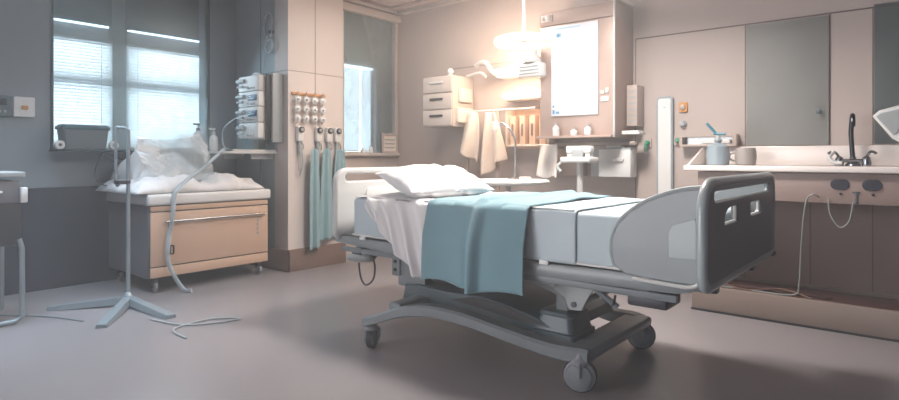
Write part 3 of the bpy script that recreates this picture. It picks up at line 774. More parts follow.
# white sheet: hem sweeps down towards the foot
def hem_w(u): return .80-.36*min(1, u*1.15)**.9 if u > .0 else .8
def fold_w(x, k, top):
    if top: return .010*max(0, fbm((x*2, top*2.5, 1), 1.6))+.004*math.sin(30*x+6*top)
    a = min(1, max(0, (x+2.74)/.45))
    ph = (x+2.7)*44-k*8.5
    return .045*min(1, k*1.3)*a+(.006+.040*k**.8*a)*(.5+.5*math.sin(ph))**1.6+.008*k*math.sin(ph*1.9+1)
g = drape(-2.66, -2.115, hem_w, 0, 0, .848, .72, fold_w, 110, 110)
obj('top_sheet', g, linen_m, label='white sheet with diagonal folds draped over the near side of the mattress below the pillow', cat='sheet', smooth=180, solid=.004)
# flat white sheet covering the upper mattress
def fl(u, v):
    x = -2.785+(1.52)*u; y = NY+.024+(FY-.06-NY-.03)*v
    z = .853+.006*fbm((x*2, y*2, 4), 1.5)+(.030*math.exp(-((x+2.55)/.14)**2)*max(0, math.sin(PI*v))**.5)
    return Vector((x, y, z))
obj('bed_sheet', G().grid(fl, 90, 50), linen_m, label='smooth white fitted sheet lying over the top of the mattress', cat='sheet', smooth=180, solid=.003)
# blanket
def hem_b(u): return .435+.012*math.sin(9*u)+(.0)
def ridge(x): return math.exp(-((x+1.80)/.022)**2)
def fold_b(x, k, top):
    if top:
        w = x+1.80-.10*min(top, .5)
        return .022*math.exp(-(w/.03)**2)+.012*math.exp(-((w-.10)/.05)**2)+.010*math.exp(-((x+1.62-.25*top)/.04)**2)*min(1, top*2)+.003*fbm((x*3, top*2, 3), 2)
    d = (x+1.80)
    base = .016+.024*k
    v = base*(.7+.5*math.sin(11*x+1.5))
    v += .045*min(1, k*2.2)
    v += .040*(1-math.exp(-k*3))*math.exp(-((d-.035)/.03)**2)-.016*k*math.exp(-((d+.03)/.02)**2)+.018*math.exp(-((d-.03)/.03)**2)
    return max(v, .004)+.012
g = drape(-2.13, -1.49, hem_b, 0, 0, .856, .62, fold_b, 150, 110, off=.008)
obj('teal_blanket', g, blank_m, label='teal blanket laid across the middle of the bed with one deep fold', cat='blanket', smooth=180, solid=.008)
# pale cover wrapped over the mattress between the blanket and the seam
def fold_c(x, k, top):
    if top: return .004*math.sin(PI*min(1, max(0, (x+1.52)/.27)))+.003*fbm((x*3, top*2, 1), 1.6)
    return .003
g = drape(-1.52, -1.25, lambda u: .606, 0, 0, .849, .70, fold_c, 24, 80, off=.004)
obj('folded_cover', g, mattr_m, label='pale blue grey cover wrapped smoothly over the mattress between the teal blanket and the seam', cat='cover', smooth=180, solid=.004)

# ------------------------------------------------------------------ back wall left: drawer cabinet
BW = 4.86
t = thing('wall_drawer_cabinet', (-3.9, 4.68, 1.40), 'cream wall cabinet with three recessed drawer handles', 'cabinet')
CX0, CX1, CY = -4.10, -3.70, 4.50
obj('body', G().box((CX0, CY+.015, 1.41), (CX1, BW-.002, 1.93), .01), drw_m, t)
for i in range(3):
    z0 = 1.42+.17*i
    d = obj('drawer', G().box((CX0+.008, CY, z0), (CX1-.008, CY+.016, z0+.16), .006), drw_m, t)
    obj('handle', G().plate([rrect(CX0+.10, z0+.09, CX1-.12, z0+.115, .012)], .014, MXZ(CY-.003), .004), wmetal_m if i == 2 else darkm, d)
obj('side_rack', G().box((CX1+.002, 4.56, 1.45), (CX1+.05, 4.80, 1.60), .01).box((CX1+.002, 4.60, 1.66), (CX1+.04, 4.78, 1.80), .01), coat_m, t)
t = thing('small_sensor', (-3.85, 4.6, 1.93), 'small round white device on top of the cream drawer cabinet', 'device')
obj('base', G().lathe([(.03, 0), (.032, .01), (.02, .025)], (-3.80, 4.60, 1.931), 18), wmetal_m, t)
obj('head', G().ball((-3.80, 4.60, 1.98), .032), white_m, t)
# open rail with hanging clothes
t = thing('clothes_rail', (-3.5, 4.8, 1.55), 'pale wall rail with posts carrying the hanging clothes', 'rail')
obj('bar', G().tube([(-3.69, 4.70, 1.56), (-2.85, 4.70, 1.56)], .012, 10), wmetal_m, t)
for x in (-3.66, -3.28): obj('post', G().box((x-.015, 4.69, .02), (x+.015, 4.72, 1.56), .004), tan_m, t)
obj('upper_bar', G().tube([(-3.68, 4.72, 1.93), (-3.50, 4.70, 1.95), (-3.42, 4.70, 1.90)], .014, 10, 4), wmetal_m, t)
def hang_x(x0, x1, zt, zb, y, m, label, name, cat, group=None, pleats=4, seed=0, topw=.4, amp=.025, slant=0, hem=0):
    xc = (x0+x1)/2; w = x1-x0
    def f(u, v):
        k = topw+(1-topw)*(1-(1-v)**2.0)
        a = amp*(.5+.7*v)
        x = xc+(u-.5)*w*k+slant*v
        yy = y+a*math.sin(2*PI*pleats*u+seed+2*v)
        z = zt+(zb-zt)*v+hem*(u-.5)*v+.012*math.sin(9*u+seed)*v
        return Vector((x, yy, z))
    return obj(name, G().grid(f, 56, 34), m, label=label, cat=cat, group=group, smooth=180, solid=.008)
hang_x(-3.70, -3.44, 1.55, 1.10, 4.66, coat_m, 'cream garment bunched on the left of the clothes rail', 'hanging_garment', 'garment', 'garments on the clothes rail', 1.3, .4, .45, .035, -.04, -.1)
hang_x(-3.46, -3.20, 1.54, 1.00, 4.64, coat_m, 'cream garment at the centre of the rail with a slanted hem', 'hanging_garment', 'garment', 'garments on the clothes rail', 1.5, 2.2, .5, .04, .05, .18)
# thin clear-brown frosted shelf unit behind
t = thing('wall_shelf_unit', (-3.0, 4.8, 1.3), 'cream open wall shelf filled with upright folders, below the glowing lamps', 'shelf unit')
obj('back_panel', G().box((-3.18, 4.835, 1.18), (-2.72, 4.858, 1.56), .003), shelf_tan_m, t)
obj('shelf_board', G().box((-3.18, 4.70, 1.20), (-2.72, 4.835, 1.22), .003), coat_m, t)
obj('side_board', G().box((-3.19, 4.70, 1.20), (-3.175, 4.835, 1.56), .003), coat_m, t)
obj('side_board', G().box((-2.725, 4.70, 1.20), (-2.71, 4.835, 1.56), .003), coat_m, t)
flb = ['tan upright folder at the left end of the open shelf under the lamps', 'second upright folder from the left under the lamps', 'third upright folder from the left under the lamps', 'upright folder at the right end of the open shelf under the lamps']
proto = None
for i, x in enumerate((-3.12, -3.01, -2.90, -2.79)):
    if proto is None:
        proto = thing('upright_folder', (x, 4.77, 1.221), flb[0], 'folder', 'upright folders on the open shelf')
        obj('cover', G().box((x-.032, 4.72, 1.221), (x+.032, 4.82, 1.50), .004), shelf_tan_m, proto)
        obj('spine_slot', G().plate([rrect(x-.012, 1.30, x+.012, 1.42, .008)], .004, MXZ(4.719)), brown_m, proto)
    else: dup(proto, (x, 4.77, 1.221), flb[i])
# lamps
t = thing('exam_lamp', (-3.1, 4.8, 1.9), 'glowing tubular exam lamp mounted high on the back wall', 'lamp', 'glowing wall lamps')
def lampbox(t, x0, x1, z0, z1, y):
    obj('housing', G().box((x0-.02, y, z0-.015), (x1+.02, BW-.002, z1+.015), .02, 3), white_m, t)
    g = G(); c = (z0+z1)/2; h = (z1-z0)/2
    g.tube([(x0, y-.03, c), (x1, y-.03, c)], h, 14, flat=.6)
    obj('tube', g, lamp_m, t, label='glowing tube')
lampbox(t, -3.28, -2.88, 1.89, 1.96, 4.68)
obj('arm', G().tube([(-3.55, 4.70, 2.02), (-3.46, 4.66, 2.045), (-3.38, 4.64, 2.03), (-3.33, 4.66, 1.95), (-3.30, 4.68, 1.92)], .022, 12, 6), wmetal_m, t)
t2 = thing('exam_lamp', (-3.0, 4.8, 1.66), 'glowing tubular lamp on the back wall directly below the upper one', 'lamp', 'glowing wall lamps')
lampbox(t2, -3.20, -2.80, 1.66, 1.72, 4.72)
# pendant ring lamp
t = thing('pendant_ring_lamp', (-2.41, 3.8, 2.0), 'white oval ring lamp hanging from the ceiling on a thin rod', 'lamp')
obj('rod', G().tube([(-2.41, 3.8, 2.0), (-2.41, 3.8, CEIL)], .012, 12), white_m, t)
obj('ceiling_rose', G().lathe([(.05, 0), (.05, .015), (.02, .03)], (-2.41, 3.8, CEIL-.03), 20), white_m, t)
n = 40; R = .20
rg = [(-2.41+R*math.cos(2*PI*i/n), 3.80+R*math.sin(2*PI*i/n), 1.985) for i in range(n)]
obj('ring', G().tube(rg, .032, 12, closed=True), ring_m, t, label='softly lit ring')
obj('spokes', G().tube([(-2.41-R, 3.8, 1.995), (-2.41+R, 3.8, 1.995)], .010, 8).tube([(-2.41, 3.8-R, 1.995), (-2.41, 3.8+R, 1.995)], .010, 8), white_m, t)
# round side table
t = thing('round_table', (-2.55, 3.8, 0), 'small round white table behind the bed', 'table')
obj('tabletop', G().lathe([(.29, .885), (.315, .895), (.32, .91), (.31, .922), (.2, .925)], (-2.55, 3.8, 0), 48), white_m, t)
obj('post', G().tube([(-2.55, 3.8, .03), (-2.55, 3.8, .89)], .022, 16), wmetal_m, t)
obj('base', G().lathe([(.2, .0), (.2, .012), (.16, .022), (.03, .04)], (-2.55, 3.8, 0), 36), wmetal_m, t)
t = thing('gooseneck_lamp', (-2.52, 3.8, .926), 'slim gooseneck lamp standing on the round white table', 'lamp')
obj('base', G().lathe([(.055, 0), (.055, .008), (.02, .015)], (-2.50, 3.82, .926), 24), steel_m, t)
obj('stem', G().tube([(-2.50, 3.82, .93), (-2.50, 3.82, 1.12), (-2.50, 3.82, 1.22), (-2.53, 3.80, 1.31), (-2.58, 3.78, 1.36), (-2.63, 3.76, 1.35)], .008, 10, 6), steel_m, t)
obj('lamp_head', G().lathe([(.012, 0), (.028, .02), (.03, .07), (.012, .08)], (-2.65, 3.75, 1.30), 16, axis((.2, 0, 1))), coat_m, t)
obj('small_box', G().box((-2.40, 3.72, .9255), (-2.33, 3.78, .95), .004), coat_m, label='tiny cream box on the round white table, right of the gooseneck lamp', cat='box')

# ------------------------------------------------------------------ wall cabinet with bright board
t = thing('display_cabinet', (-2.3, 4.68, 1.27), 'tall taupe wall cabinet with a bright white board on its front', 'cabinet')
DX0, DX1, DY = -2.68, -1.97, 4.50
g = G().box((DX0, DY+.02, 1.27), (DX0+.02, BW-.002, 2.38), .003).box((DX1-.012, DY-.01, 1.27), (DX1, BW-.002, 2.40), .003)
g.box((DX0, DY+.02, 2.36), (DX1, BW-.002, 2.38), .003).box((DX0+.02, BW-.03, 1.27), (DX1-.012, BW-.002, 2.36))
obj('carcass', g, cabs_m, t)
obj('bottom_shelf', G().box((DX0, DY-.075, 1.262), (DX1-.012, BW-.002, 1.282), .003), cab_m, t)
obj('front_panel', G().box((DX0, DY, 1.283), (DX1-.012, DY+.02, 2.25), .003), cab_m, t)
obj('header', G().box((DX0-.005, DY-.008, 2.255), (DX1-.012, DY+.02, 2.375), .004), cabs_m, t)
obj('edge_trim', G().box((DX1-.013, DY-.03, 1.26), (DX1+.001, DY-.008, 2.42), .003), wmetal_m, t)
sw = obj('header_switch', G().box((DX0+.02, DY-.02, 2.29), (DX0+.13, DY-.006, 2.35), .004), white_m, t)
obj('switch_lens', G().box((DX0+.03, DY-.026, 2.30), (DX0+.055, DY-.019, 2.335), .003).box((DX0+.085, DY-.028, 2.295), (DX0+.12, DY-.019, 2.345), .003), tan_m, sw)
bd = obj('board', G().box((-2.56, DY-.018, 1.455), (-2.12, DY-.001, 2.235), .004), board_m, t, label='bright white board')
g = G().box((-2.55, DY-.0195, 2.205), (-2.28, DY-.018, 2.222)).box((-2.52, DY-.0195, 2.13), (-2.455, DY-.018, 2.18))
obj('board_tint', g, lblue_m, bd)
g = G().lathe([(.016, 0), (.016, .002)], (-2.488, DY-.0195, 2.155), 14, axis((0, -1, 0))).box((-2.545, DY-.0195, 1.475), (-2.525, DY-.018, 1.51)).box((-2.545, DY-.0195, 1.53), (-2.53, DY-.018, 1.55)).box((-2.51, DY-.0195, 1.475), (-2.48, DY-.018, 1.495))
obj('board_icons', g, blue_m, bd, label='small blue icons')
g = G().box((-2.10, DY-.012, 1.62), (-2.07, DY-.001, 1.65), .002).box((-2.10, DY-.010, 1.56), (-2.03, DY-.001, 1.60), .002).box((-2.06, DY-.010, 1.63), (-2.03, DY-.001, 1.67), .002)
obj('front_buttons', g, wmetal_m, t)
for i, (x, h, lb) in enumerate(((-2.50, .11, 'small white bottle at the left on the open bottom of the wall cabinet'), (-2.33, .06, 'low white jar in the middle of the cabinet bottom shelf'), (-2.20, .09, 'small white bottle at the right on the cabinet bottom shelf'))):
    t = thing('small_bottle', (x, 4.462, 1.283), lb, 'bottle', 'small bottles on the cabinet bottom shelf')
    obj('body', G().lathe([(.028, 0), (.03, .005), (.03, h*.6), (.012, h*.8), (.012, h*.88)], (x, 4.462, 1.283), 16), white_m, t)
    obj('cap', G().lathe([(.015, h*.86), (.015, h)], (x, 4.462, 1.283), 12), gplast_m, t)
# white device at its left
t = thing('wall_monitor_device', (-2.75, 4.5, 1.8), 'white ribbed device with a domed cap beside the upper left of the wall cabinet', 'medical device')
obj('body', G().box((-2.83, 4.36, 1.80), (-2.60, 4.48, 1.93), .02, 3), white_m, t)
obj('ribs', G().box((-2.82, 4.352, 1.83), (-2.61, 4.362, 1.84), .003).box((-2.82, 4.352, 1.86), (-2.61, 4.362, 1.87), .003).box((-2.82, 4.352, 1.89), (-2.61, 4.362, 1.90), .003), gplast_m, t)
obj('collar', G().lathe([(.085, 1.93), (.09, 1.95), (.07, 1.985), (.06, 2.0)], (-2.715, 4.42, 0), 28), wmetal_m, t)
obj('cap', G().lathe([(.04, 2.0), (.045, 2.03), (.03, 2.07), (.015, 2.09)], (-2.715, 4.42, 0), 22), white_m, t)
obj('bracket', G().box((-2.76, 4.47, 1.84), (-2.71, BW-.002, 1.90), .004), gplast_m, t)
obj('side_knob', G().ball((-2.60, 4.40, 2.06), .028), white_m, t)
obj('knob_arm', G().tube([(-2.60, 4.40, 2.06), (-2.70, 4.42, 2.04)], .009, 8), wmetal_m, t)
# chart sheet behind cabinet right side
t = thing('wall_chart', (-2.0, 4.85, 1.33), 'narrow pale chart on the wall right of the cabinet', 'chart')
obj('panel', G().box((-1.965, 4.70, 1.36), (-1.88, 4.858, 1.70), .003).box((-1.885, 4.70, 1.36), (-1.875, 4.858, 1.70), .002), tan_m, t)
g = G()
for i in range(6): g.box((-1.955, 4.6985, 1.39+.05*i), (-1.89, 4.7005, 1.405+.05*i))
obj('chart_rows', g, gplast_m, t)
obj('leaflet_tray', G().box((-1.95, 4.56, 1.285), (-1.80, 4.70, 1.30), .004, M=None).box((-1.95, 4.56, 1.30), (-1.81, 4.69, 1.315), .004), white_m, label='stack of white leaflets on a ledge at the cabinet foot', cat='leaflets')
# service rail with boxes and towel
t = thing('service_rail', (-2.3, 4.8, 1.2), 'pale horizontal wall rail below the display cabinet', 'rail')
obj('bar', G().box((-2.85, 4.80, 1.20), (-1.93, 4.858, 1.235), .006), tan_m, t)
t = thing('wall_bin', (-2.05, 4.78, .93), 'pale grey wall box with a white oval handle', 'box')
bb = obj('body', G().box((-2.20, 4.66, .93), (-1.915, 4.798, 1.17), .008), white_m, t)
obj('lid_line', G().box((-2.203, 4.657, 1.165), (-1.912, 4.80, 1.178), .003), gplast_m, t)
obj('handle', G().plate([rrect(-2.07, 1.06, -1.97, 1.10, .018)], .02, MXZ(4.652), .006), white_m, t)
obj('bowl_pack', G().box((-2.15, 4.70, 1.179), (-2.02, 4.78, 1.20), .008), white_m, label='flat white packet lying on the pale grey wall box', cat='packet')
obj('wall_panel_box', G().box((-2.30, 4.72, .93), (-2.215, 4.858, 1.17), .006), gplast_m, label='narrow grey wall box just left of the box with the oval handle', cat='box')
obj('wall_panel_box', G().box((-2.76, 4.76, .93), (-2.40, 4.858, 1.17), .006), tan_m, label='wide tan wall box behind the hanging white towel', cat='box')
hang_x(-2.80, -2.575, 1.215, .915, 4.66, towel_m, 'white towel hanging from the wall rail left of the post monitor', 'hanging_towel', 'towel', None, 1.3, .8, .75, .022, -.02)
# monitor on post
t = thing('post_monitor', (-2.17, 4.3, 0), 'white scale-like monitor on a slim post behind the bed', 'medical device')
mx = -2.19
obj('post', G().tube([(mx, 4.3, .03), (mx, 4.3, 1.06)], .026, 16), wmetal_m, t)
obj('base', G().lathe([(.2, 0), (.2, .02), (.05, .05)], (mx, 4.3, 0), 30), wmetal_m, t)
obj('tray', G().box((mx-.13, 4.20, 1.055), (mx+.13, 4.38, 1.10), .015, 3), white_m, t)
hd = obj('head', G().box((mx-.11, 4.26, 1.13), (mx+.11, 4.34, 1.19), .015, 3), white_m, t)
for a in (-.10, .06): obj('head_support', G().box((mx+a, 4.27, 1.10), (mx+a+.04, 4.33, 1.13)), wmetal_m, t)
obj('screen', G().box((mx-.05, 4.25, 1.10), (mx+.05, 4.27, 1.16), .004), gplast_m, hd)
obj('grip', G().tube([(mx-.12, 4.22, 1.06), (mx-.15, 4.20, 1.02), (mx-.11, 4.19, .98)], .014, 10, 5), gplast_m, t)

# small outlets, light column and knobs
def outlet(x, z, label, m=white_m, tail=True):
    t = thing('gas_outlet', (x, 4.855, z), label, 'gas outlet')
    obj('plate', G().plate([rrect(x-.035, z-.04, x+.035, z+.04, .01)], .012, MXZ(BW-.007), .002), tan_m, t)
    obj('valve', G().lathe([(.02, 0), (.02, .03), (.012, .04)], (x+.005, BW-.012, z), 16, axis((0, -1, 0))), green_m, t, label='green valve')
    if tail: obj('tag', G().plate([[(x-.02, z-.075), (x+.01, z-.075), (x+.012, z-.01), (x-.015, z-.01)]], .006, MXZ(BW-.04)), green_m, t)
outlet(-1.845, 1.22, 'green valve on a tan plate left of the white light column')
outlet(-1.59, 1.235, 'green valve immediately right of the white light column', tail=False)
t = thing('wall_light_column', (-1.69, 4.85, .30), 'tall white vertical panel with a dark rounded border on the back wall', 'wall panel')
obj('border', G().plate([rrect(-1.76, .30, -1.625, 1.60, .03, 6)], .03, MXZ(BW-.016), .004), pole_m, t)
p = obj('face', G().plate([rrect(-1.745, .32, -1.64, 1.583, .02, 6)], .008, MXZ(BW-.034), .002), white_m, t)
obj('mark', G().box((-1.70, BW-.0395, 1.505), (-1.685, BW-.038, 1.513)), gplast_m, p)
t = thing('orange_call_button', (-1.55, 4.85, 1.50), 'orange square call button above the grey knob on the back wall', 'button')
obj('plate', G().plate([rrect(-1.585, 1.465, -1.515, 1.545, .014)], .016, MXZ(BW-.009), .004), orange_m, t)
obj('button', G().lathe([(.022, 0), (.022, .012), (.012, .018)], (-1.552, BW-.017, 1.505), 18, axis((0, -1, 0))), tan_m, t)
t = thing('round_dial', (-1.55, 4.85, 1.36), 'round grey dial below the orange call button', 'dial')
obj('knob', G().lathe([(.028, 0), (.028, .012), (.018, .02), (.018, .035)], (-1.55, BW-.001, 1.37), 20, axis((0, -1, 0))), gplast_m, t)
obj('pointer', G().box((-1.556, BW-.04, 1.355), (-1.544, BW-.034, 1.385)), pole_m, t)

# ------------------------------------------------------------------ flush cupboards at right
t = thing('flush_cupboard', (-.81, 4.85, 1.20), 'flush grey green wall cupboard door with a small dark knob', 'cupboard')
d = obj('door', G().box((-1.08, BW-.02, 1.19), (-.552, BW-.001, 2.10), .003), door_m, t)
obj('knob', G().lathe([(.008, 0), (.008, .015), (.018, .02), (.018, .032), (.01, .036)], (-.605, BW-.02, 1.42), 16, axis((0, -1, 0))), shroud_m, d, label='dark teal knob')
t = thing('flush_cupboard', (.05, 4.85, 1.20), 'dark green grey flush cupboard door cut by the right edge', 'cupboard')
obj('door', G().box((-.293, BW-.02, 1.19), (.25, BW-.001, 2.13), .003), mat('cupboard_dark', '#717a7c', .5), t)

# ------------------------------------------------------------------ counter
t = thing('sink_counter', (-.5, 4.6, 0), 'long white sink worktop with raised back edge over a brown apron', 'counter')
obj('worktop', G().box((-1.39, 4.35, 1.0), (.5, BW-.002, 1.04), .008, 3), ctop_m, t)
g = G().box((-1.39, BW-.05, 1.04), (.5, BW-.002, 1.18), .006)
g.plate([[(4.42, 1.04), (BW-.01, 1.04), (BW-.01, 1.18), (4.80, 1.18)]], .02, MYZ(-1.38), .004)
obj('upstand', g, ctop_m, t)
ap = obj('apron', G().box((-1.30, 4.39, .805), (.5, 4.42, .995), .004), apron_m, t)
for x in (-.44, -.275):
    v = obj('oval_vent', G().plate([rrect(x-.05, .895, x+.05, .96, .032, 8)], .012, MXZ(4.387), .003), wains_m, ap, label='dark oval vent')
    g = G()
    for k in range(3): g.box((x-.032, 4.3795, .912+.015*k), (x+.032, 4.3815, .918+.015*k))
    obj('vent_lines', g, black_m, v)
    obj('screw', G().lathe([(.008, 0), (.008, .006)], (x+.005, 4.39, .868), 10, axis((0, -1, 0))), black_m, ap)
obj('apron_hook', G().box((-.375, 4.383, .875), (-.335, 4.39, .885), .002).box((-.36, 4.38, .80), (-.35, 4.39, .88), .002), shroud_m, ap)
obj('side_board', G().box((-1.30, 4.42, .19), (-1.28, BW-.002, .995), .003), apron_m, t)
g = G().box((-1.27, 4.83, .19), (.5, BW-.001, .995))
obj('back_board', g, apron_m, t)
g = G()
for x in (-1.09, -.66, -.30, .1): g.box((x-.003, 4.827, .19), (x+.003, 4.831, .995))
obj('board_joints', g, seam_m, t)
t = thing('plinth_platform', (-.4, 4.6, 0), 'low brown plinth along the floor under the sink counter', 'plinth')
obj('plinth_front', G().box((-1.33, 4.35, .012), (.5, 4.39, .178), .006), plat_m, t)
obj('plinth_base', G().box((-1.335, 4.345, 0), (.5, 4.40, .014), .002), black_m, t)
obj('plinth_top', G().box((-1.33, 4.39, .02), (.5, BW-.002, .155), .004), platt_m, t, label='dark wood top')
obj('plinth_rail', G().box((-1.25, 4.55, .156), (-.5, 4.60, .175), .004), platt_m, t)
g = G().tube([(-.55, 4.375, .84), (-.58, 4.34, .86), (-.62, 4.35, .80), (-.66, 4.45, .5), (-.68, 4.50, .24), (-.72, 4.50, .168), (-.95, 4.48, .165), (-1.2, 4.50, .165)], .005, 8, 10)
obj('hanging_cable', g, gplast_m, label='pale cable falling from the apron to the plinth and running left', cat='cable')
g = G().tube([(-.50, 4.375, .84), (-.49, 4.36, .74), (-.44, 4.36, .66), (-.39, 4.36, .70), (-.37, 4.37, .82)], .0035, 8, 10)
obj('hanging_cable', g, gplast_m, label='thin pale cable drooping in a loop under the oval vents', cat='cable')
g = G().tube([(-1.2, 4.55, .182), (-1.0, 4.47, .166), (-.8, 4.58, .182), (-.6, 4.46, .166)], .006, 8, 10)
obj('hanging_cable', g, brown_m, label='dark brown cable lying along the plinth top', cat='cable')
# box shelf behind bottle
t = thing('towel_dispenser', (-1.36, 4.8, 1.19), 'low steel box dispenser standing against the wall on the raised back edge', 'dispenser')
g = G().plate([rrect(-1.555, 1.182, -1.13, 1.275, .008), rrect(-1.53, 1.20, -1.16, 1.257, .004)], .09, MXZ(4.81), .002)
obj('housing', g, tan_m, t)
obj('slot_back', G().box((-1.53, 4.835, 1.20), (-1.16, 4.85, 1.257)), steel_m, t)
obj('towel_stack', G().box((-1.40, 4.78, 1.205), (-1.18, 4.83, 1.235), .006), white_m, t)
# bottle
bxx, byy = -1.205, 4.55
t = thing('pump_dispenser', (bxx, byy, 1.04), 'rounded blue grey dispenser jar with a slanted teal pump on the worktop', 'dispenser')
obj('jar', G().lathe([(.07, 0), (.076, .004), (.078, .03), (.080, .09), (.074, .135), (.05, .155), (.022, .162), (.022, .175)], (bxx, byy, 1.041), 32), bottle_m, t)
obj('collar', G().lathe([(.028, 0), (.03, .012), (.02, .02), (.012, .045)], (bxx, byy, 1.214), 20), gplast_m, t)
obj('pump', G().tube([(bxx, byy, 1.245), (bxx, byy, 1.27)], .008, 10).tube([(bxx+.055, byy, 1.268), (bxx-.03, byy, 1.272)], .010, 10).tube([(bxx-.01, byy, 1.27), (bxx-.075, byy-.01, 1.35)], .010, 10), dteal_m, t, label='teal pump handle')
t = thing('grey_mug', (-1.03, 4.60, 1.041), 'plain grey round pot beside the blue grey dispenser jar', 'pot')
obj('pot', G().lathe([(.058, 0), (.066, .005), (.072, .05), (.070, .10), (.062, .125), (.058, .125), (.064, .10), (.06, .02), (.02, .01)], (-1.03, 4.60, 1.041), 30), mug_m, t)
obj('handle', G().tube([(-1.098, 4.58, 1.13), (-1.125, 4.57, 1.12), (-1.13, 4.57, 1.09), (-1.10, 4.58, 1.07)], .007, 8, 5), mug_m, t)
# tap
tx, ty = -.40, 4.72
t = thing('sink_tap', (tx, ty, 1.04), 'dark chrome gooseneck tap with side levers on the worktop', 'tap')
obj('base', G().lathe([(.045, 0), (.045, .012), (.022, .03), (.018, .06)], (tx, ty, 1.041), 22), chrome_m, t)
obj('spout', G().tube([(tx, ty, 1.08), (tx-.01, ty, 1.25), (tx-.005, ty-.01, 1.34), (tx+.0, ty-.04, 1.375), (tx+.005, ty-.08, 1.37), (tx+.008, ty-.10, 1.33), (tx+.008, ty-.105, 1.30)], .015, 14, 8), mat('dark_chrome', '#30343b', .15, metal=.9), t, label='dark spout')
for s in (-1, 1):
    l = obj('valve_body', G().lathe([(.026, 0), (.028, .02), (.022, .055), (.01, .065)], (tx+s*.075, ty-.02, 1.041), 18), chrome_m, t)
    obj('lever', G().tube([(tx+s*.075, ty-.02, 1.10), (tx+s*.10, ty-.05, 1.135), (tx+s*.13, ty-.08, 1.125)], .009, 10, 5), chrome_m, l)
obj('bridge', G().tube([(tx-.075, ty-.02, 1.075), (tx+.075, ty-.02, 1.075)], .012, 12), chrome_m, t)
g = G().tube([(tx-.10, ty-.06, 1.14), (tx-.125, ty-.07, 1.10), (tx-.10, ty-.08, 1.065), (tx-.05, ty-.09, 1.06)], .014, 12, 6)
obj('bypass_tube', g, wmetal_m, t)
# lidded dispenser at right edge
t = thing('wall_paper_dispenser', (-.12, 4.6, 1.18), 'white wedge-lidded dispenser cut by the right edge above the tap', 'dispenser')
g = G().plate([[(-.285, 1.36), (-.25, 1.395), (-.14, 1.425), (0, 1.43), (.06, 1.40), (.06, 1.19), (-.14, 1.185), (-.185, 1.215)]], .13, MXZ(4.62), .012)
obj('lid', g, white_m, t)
obj('inner_lip', G().plate([[(-.265, 1.355), (-.24, 1.375), (-.14, 1.40), (-.10, 1.40), (-.16, 1.25), (-.18, 1.24)]], .01, MXZ(4.551), .003), gplast_m, t)
obj('bracket', G().box((-.10, 4.68, 1.20), (.04, BW-.021, 1.38), .006), gplast_m, t)
obj('stem', G().box((-.14, 4.57, 1.041), (-.02, 4.67, 1.20), .01), gplast_m, t)

# ------------------------------------------------------------------ haze in the air around the lamps and over the cabinet
def volume(name, lo, hi, dens, aniso=.2, noise_s=0, col=(1, 1, 1), thr=.4):
    m = bpy.data.materials.new(name); m.use_nodes = True; nt = m.node_tree; nt.nodes.clear()
    out = nt.nodes.new('ShaderNodeOutputMaterial'); v = nt.nodes.new('ShaderNodeVolumePrincipled')
    v.inputs['Density'].default_value = dens; v.inputs['Anisotropy'].default_value = aniso; v.inputs['Color'].default_value = col+(1,)
    if noise_s:
        tc = nt.nodes.new('ShaderNodeTexCoord'); n = nt.nodes.new('ShaderNodeTexNoise'); n.inputs['Scale'].default_value = noise_s
        gr = nt.nodes.new('ShaderNodeTexGradient'); gr.gradient_type = 'SPHERICAL'
        mp = nt.nodes.new('ShaderNodeMapping'); d = [hi[i]-lo[i] for i in range(3)]
        mp.inputs['Scale'].default_value = (2/d[0], 2/d[1], 2/d[2]); mp.inputs['Location'].default_value = (0, 0, -1)
        nt.links.new(tc.outputs['Object'], mp.inputs[0]); nt.links.new(mp.outputs[0], gr.inputs[0]); nt.links.new(tc.outputs['Object'], n.inputs['Vector'])
        mr = nt.nodes.new('ShaderNodeMapRange'); mr.inputs['From Min'].default_value = thr; mr.inputs['From Max'].default_value = .75; mr.inputs['To Max'].default_value = dens
        a = nt.nodes.new('ShaderNodeMath'); a.operation = 'MULTIPLY'
        nt.links.new(n.outputs['Fac'], mr.inputs['Value']); nt.links.new(mr.outputs[0], a.inputs[0]); nt.links.new(gr.outputs['Fac'], a.inputs[1])
        nt.links.new(a.outputs[0], v.inputs['Density'])
    nt.links.new(v.outputs[0], out.inputs['Volume'])
    g = G().box(lo, hi)
    return obj(name, g, m, kind='stuff')
HAZE = True
if HAZE:
    h = volume('room_haze', (-5.60, -.6, .003), (1.4, 4.84, 2.78), .026, .3)
    props(h, 'faint haze filling the air of the whole room', 'haze')
    h = volume('vapour', (-5.35, 1.95, .82), (-4.55, 2.85, 1.65), 5, .2, 2.5)
    props(h, 'pale vapour rising above the bedding on the wheeled cabinet', 'vapour')

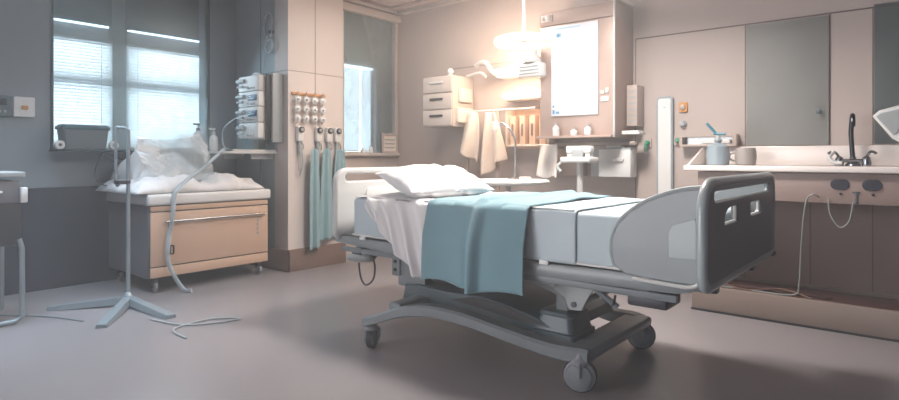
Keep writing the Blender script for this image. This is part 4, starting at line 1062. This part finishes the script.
# ------------------------------------------------------------------ lights
def area(name, loc, target, size, power, col, sizey=None, spread=None):
    l = bpy.data.lights.new(name, 'AREA'); l.energy = power; l.color = col; l.shape = 'RECTANGLE'; l.size = size; l.size_y = sizey or size
    if spread: l.spread = spread
    o = bpy.data.objects.new(name, l); C.objects.link(o); o.location = loc
    o.rotation_euler = (Vector(target)-Vector(loc)).to_track_quat('-Z', 'Y').to_euler(); return o
area('cool_fill_light', (-4.3, 1.0, 2.74), (-4.3, 1.0, 0), 1.2, 30, (.68, .85, 1.0), None, 1.5)  # unseen fill added overhead to light the left foreground
area('ceiling_light_main', (-1.7, 3.2, 2.74), (-1.9, 3.1, 0), .45, 98, (1, .92, .86), .5, 2.6)
area('corner_fill_light', (-3.5, 3.7, 2.74), (-3.5, 3.7, 0), .7, 30, (1, .90, .82), .7)  # added fill that brightens the column, the corner and the floor between
area('window_daylight', (-5.55, 2.3, 1.9), (-3.5, 2.2, .4), 1.3, 14, (.72, .88, 1.0), 1.0)
def pt(name, loc, p, col, r):
    l = bpy.data.lights.new(name, 'POINT'); l.energy = p; l.color = col; l.shadow_soft_size = r
    o = bpy.data.objects.new(name, l); C.objects.link(o); o.location = loc; return o
pt('exam_lamp_light', (-3.06, 4.52, 1.93), 28, (1, .72, .50), .08)

w = bpy.data.worlds.new('World'); bpy.context.scene.world = w; w.use_nodes = True; nt = w.node_tree
bg = nt.nodes['Background']; tc = nt.nodes.new('ShaderNodeTexCoord'); sx = nt.nodes.new('ShaderNodeSeparateXYZ')
nt.links.new(tc.outputs['Generated'], sx.inputs[0])
cr = nt.nodes.new('ShaderNodeValToRGB')
mr = nt.nodes.new('ShaderNodeMapRange'); mr.inputs['From Min'].default_value = -1; mr.inputs['From Max'].default_value = 1
nt.links.new(sx.outputs['X'], mr.inputs['Value']); nt.links.new(mr.outputs[0], cr.inputs['Fac'])
e = cr.color_ramp.elements; e[0].position = .12; e[0].color = (11.5, 11.2, 11.3, 1); e[1].position = .5; e[1].color = (.02, .035, .08, 1)
nt.links.new(cr.outputs['Color'], bg.inputs['Color']); bg.inputs['Strength'].default_value = 1.0

# ------------------------------------------------------------------ camera
cam = bpy.data.cameras.new('camera'); co = bpy.data.objects.new('camera', cam); C.objects.link(co)
co.location = (0, 0, 1.1); co.rotation_euler = (PI/2, 0, math.atan2(.6383, .7698))
cam.sensor_width = 36; cam.lens = 36*580/899; cam.shift_y = -43/899; cam.clip_start = .05
sc = bpy.context.scene; sc.camera = co
sc.view_settings.view_transform = 'Standard'; sc.view_settings.look = 'None'; sc.view_settings.gamma = 1; sc.view_settings.use_curve_mapping = False
sc.view_settings.exposure = .08
sc.cycles.diffuse_bounces = 3
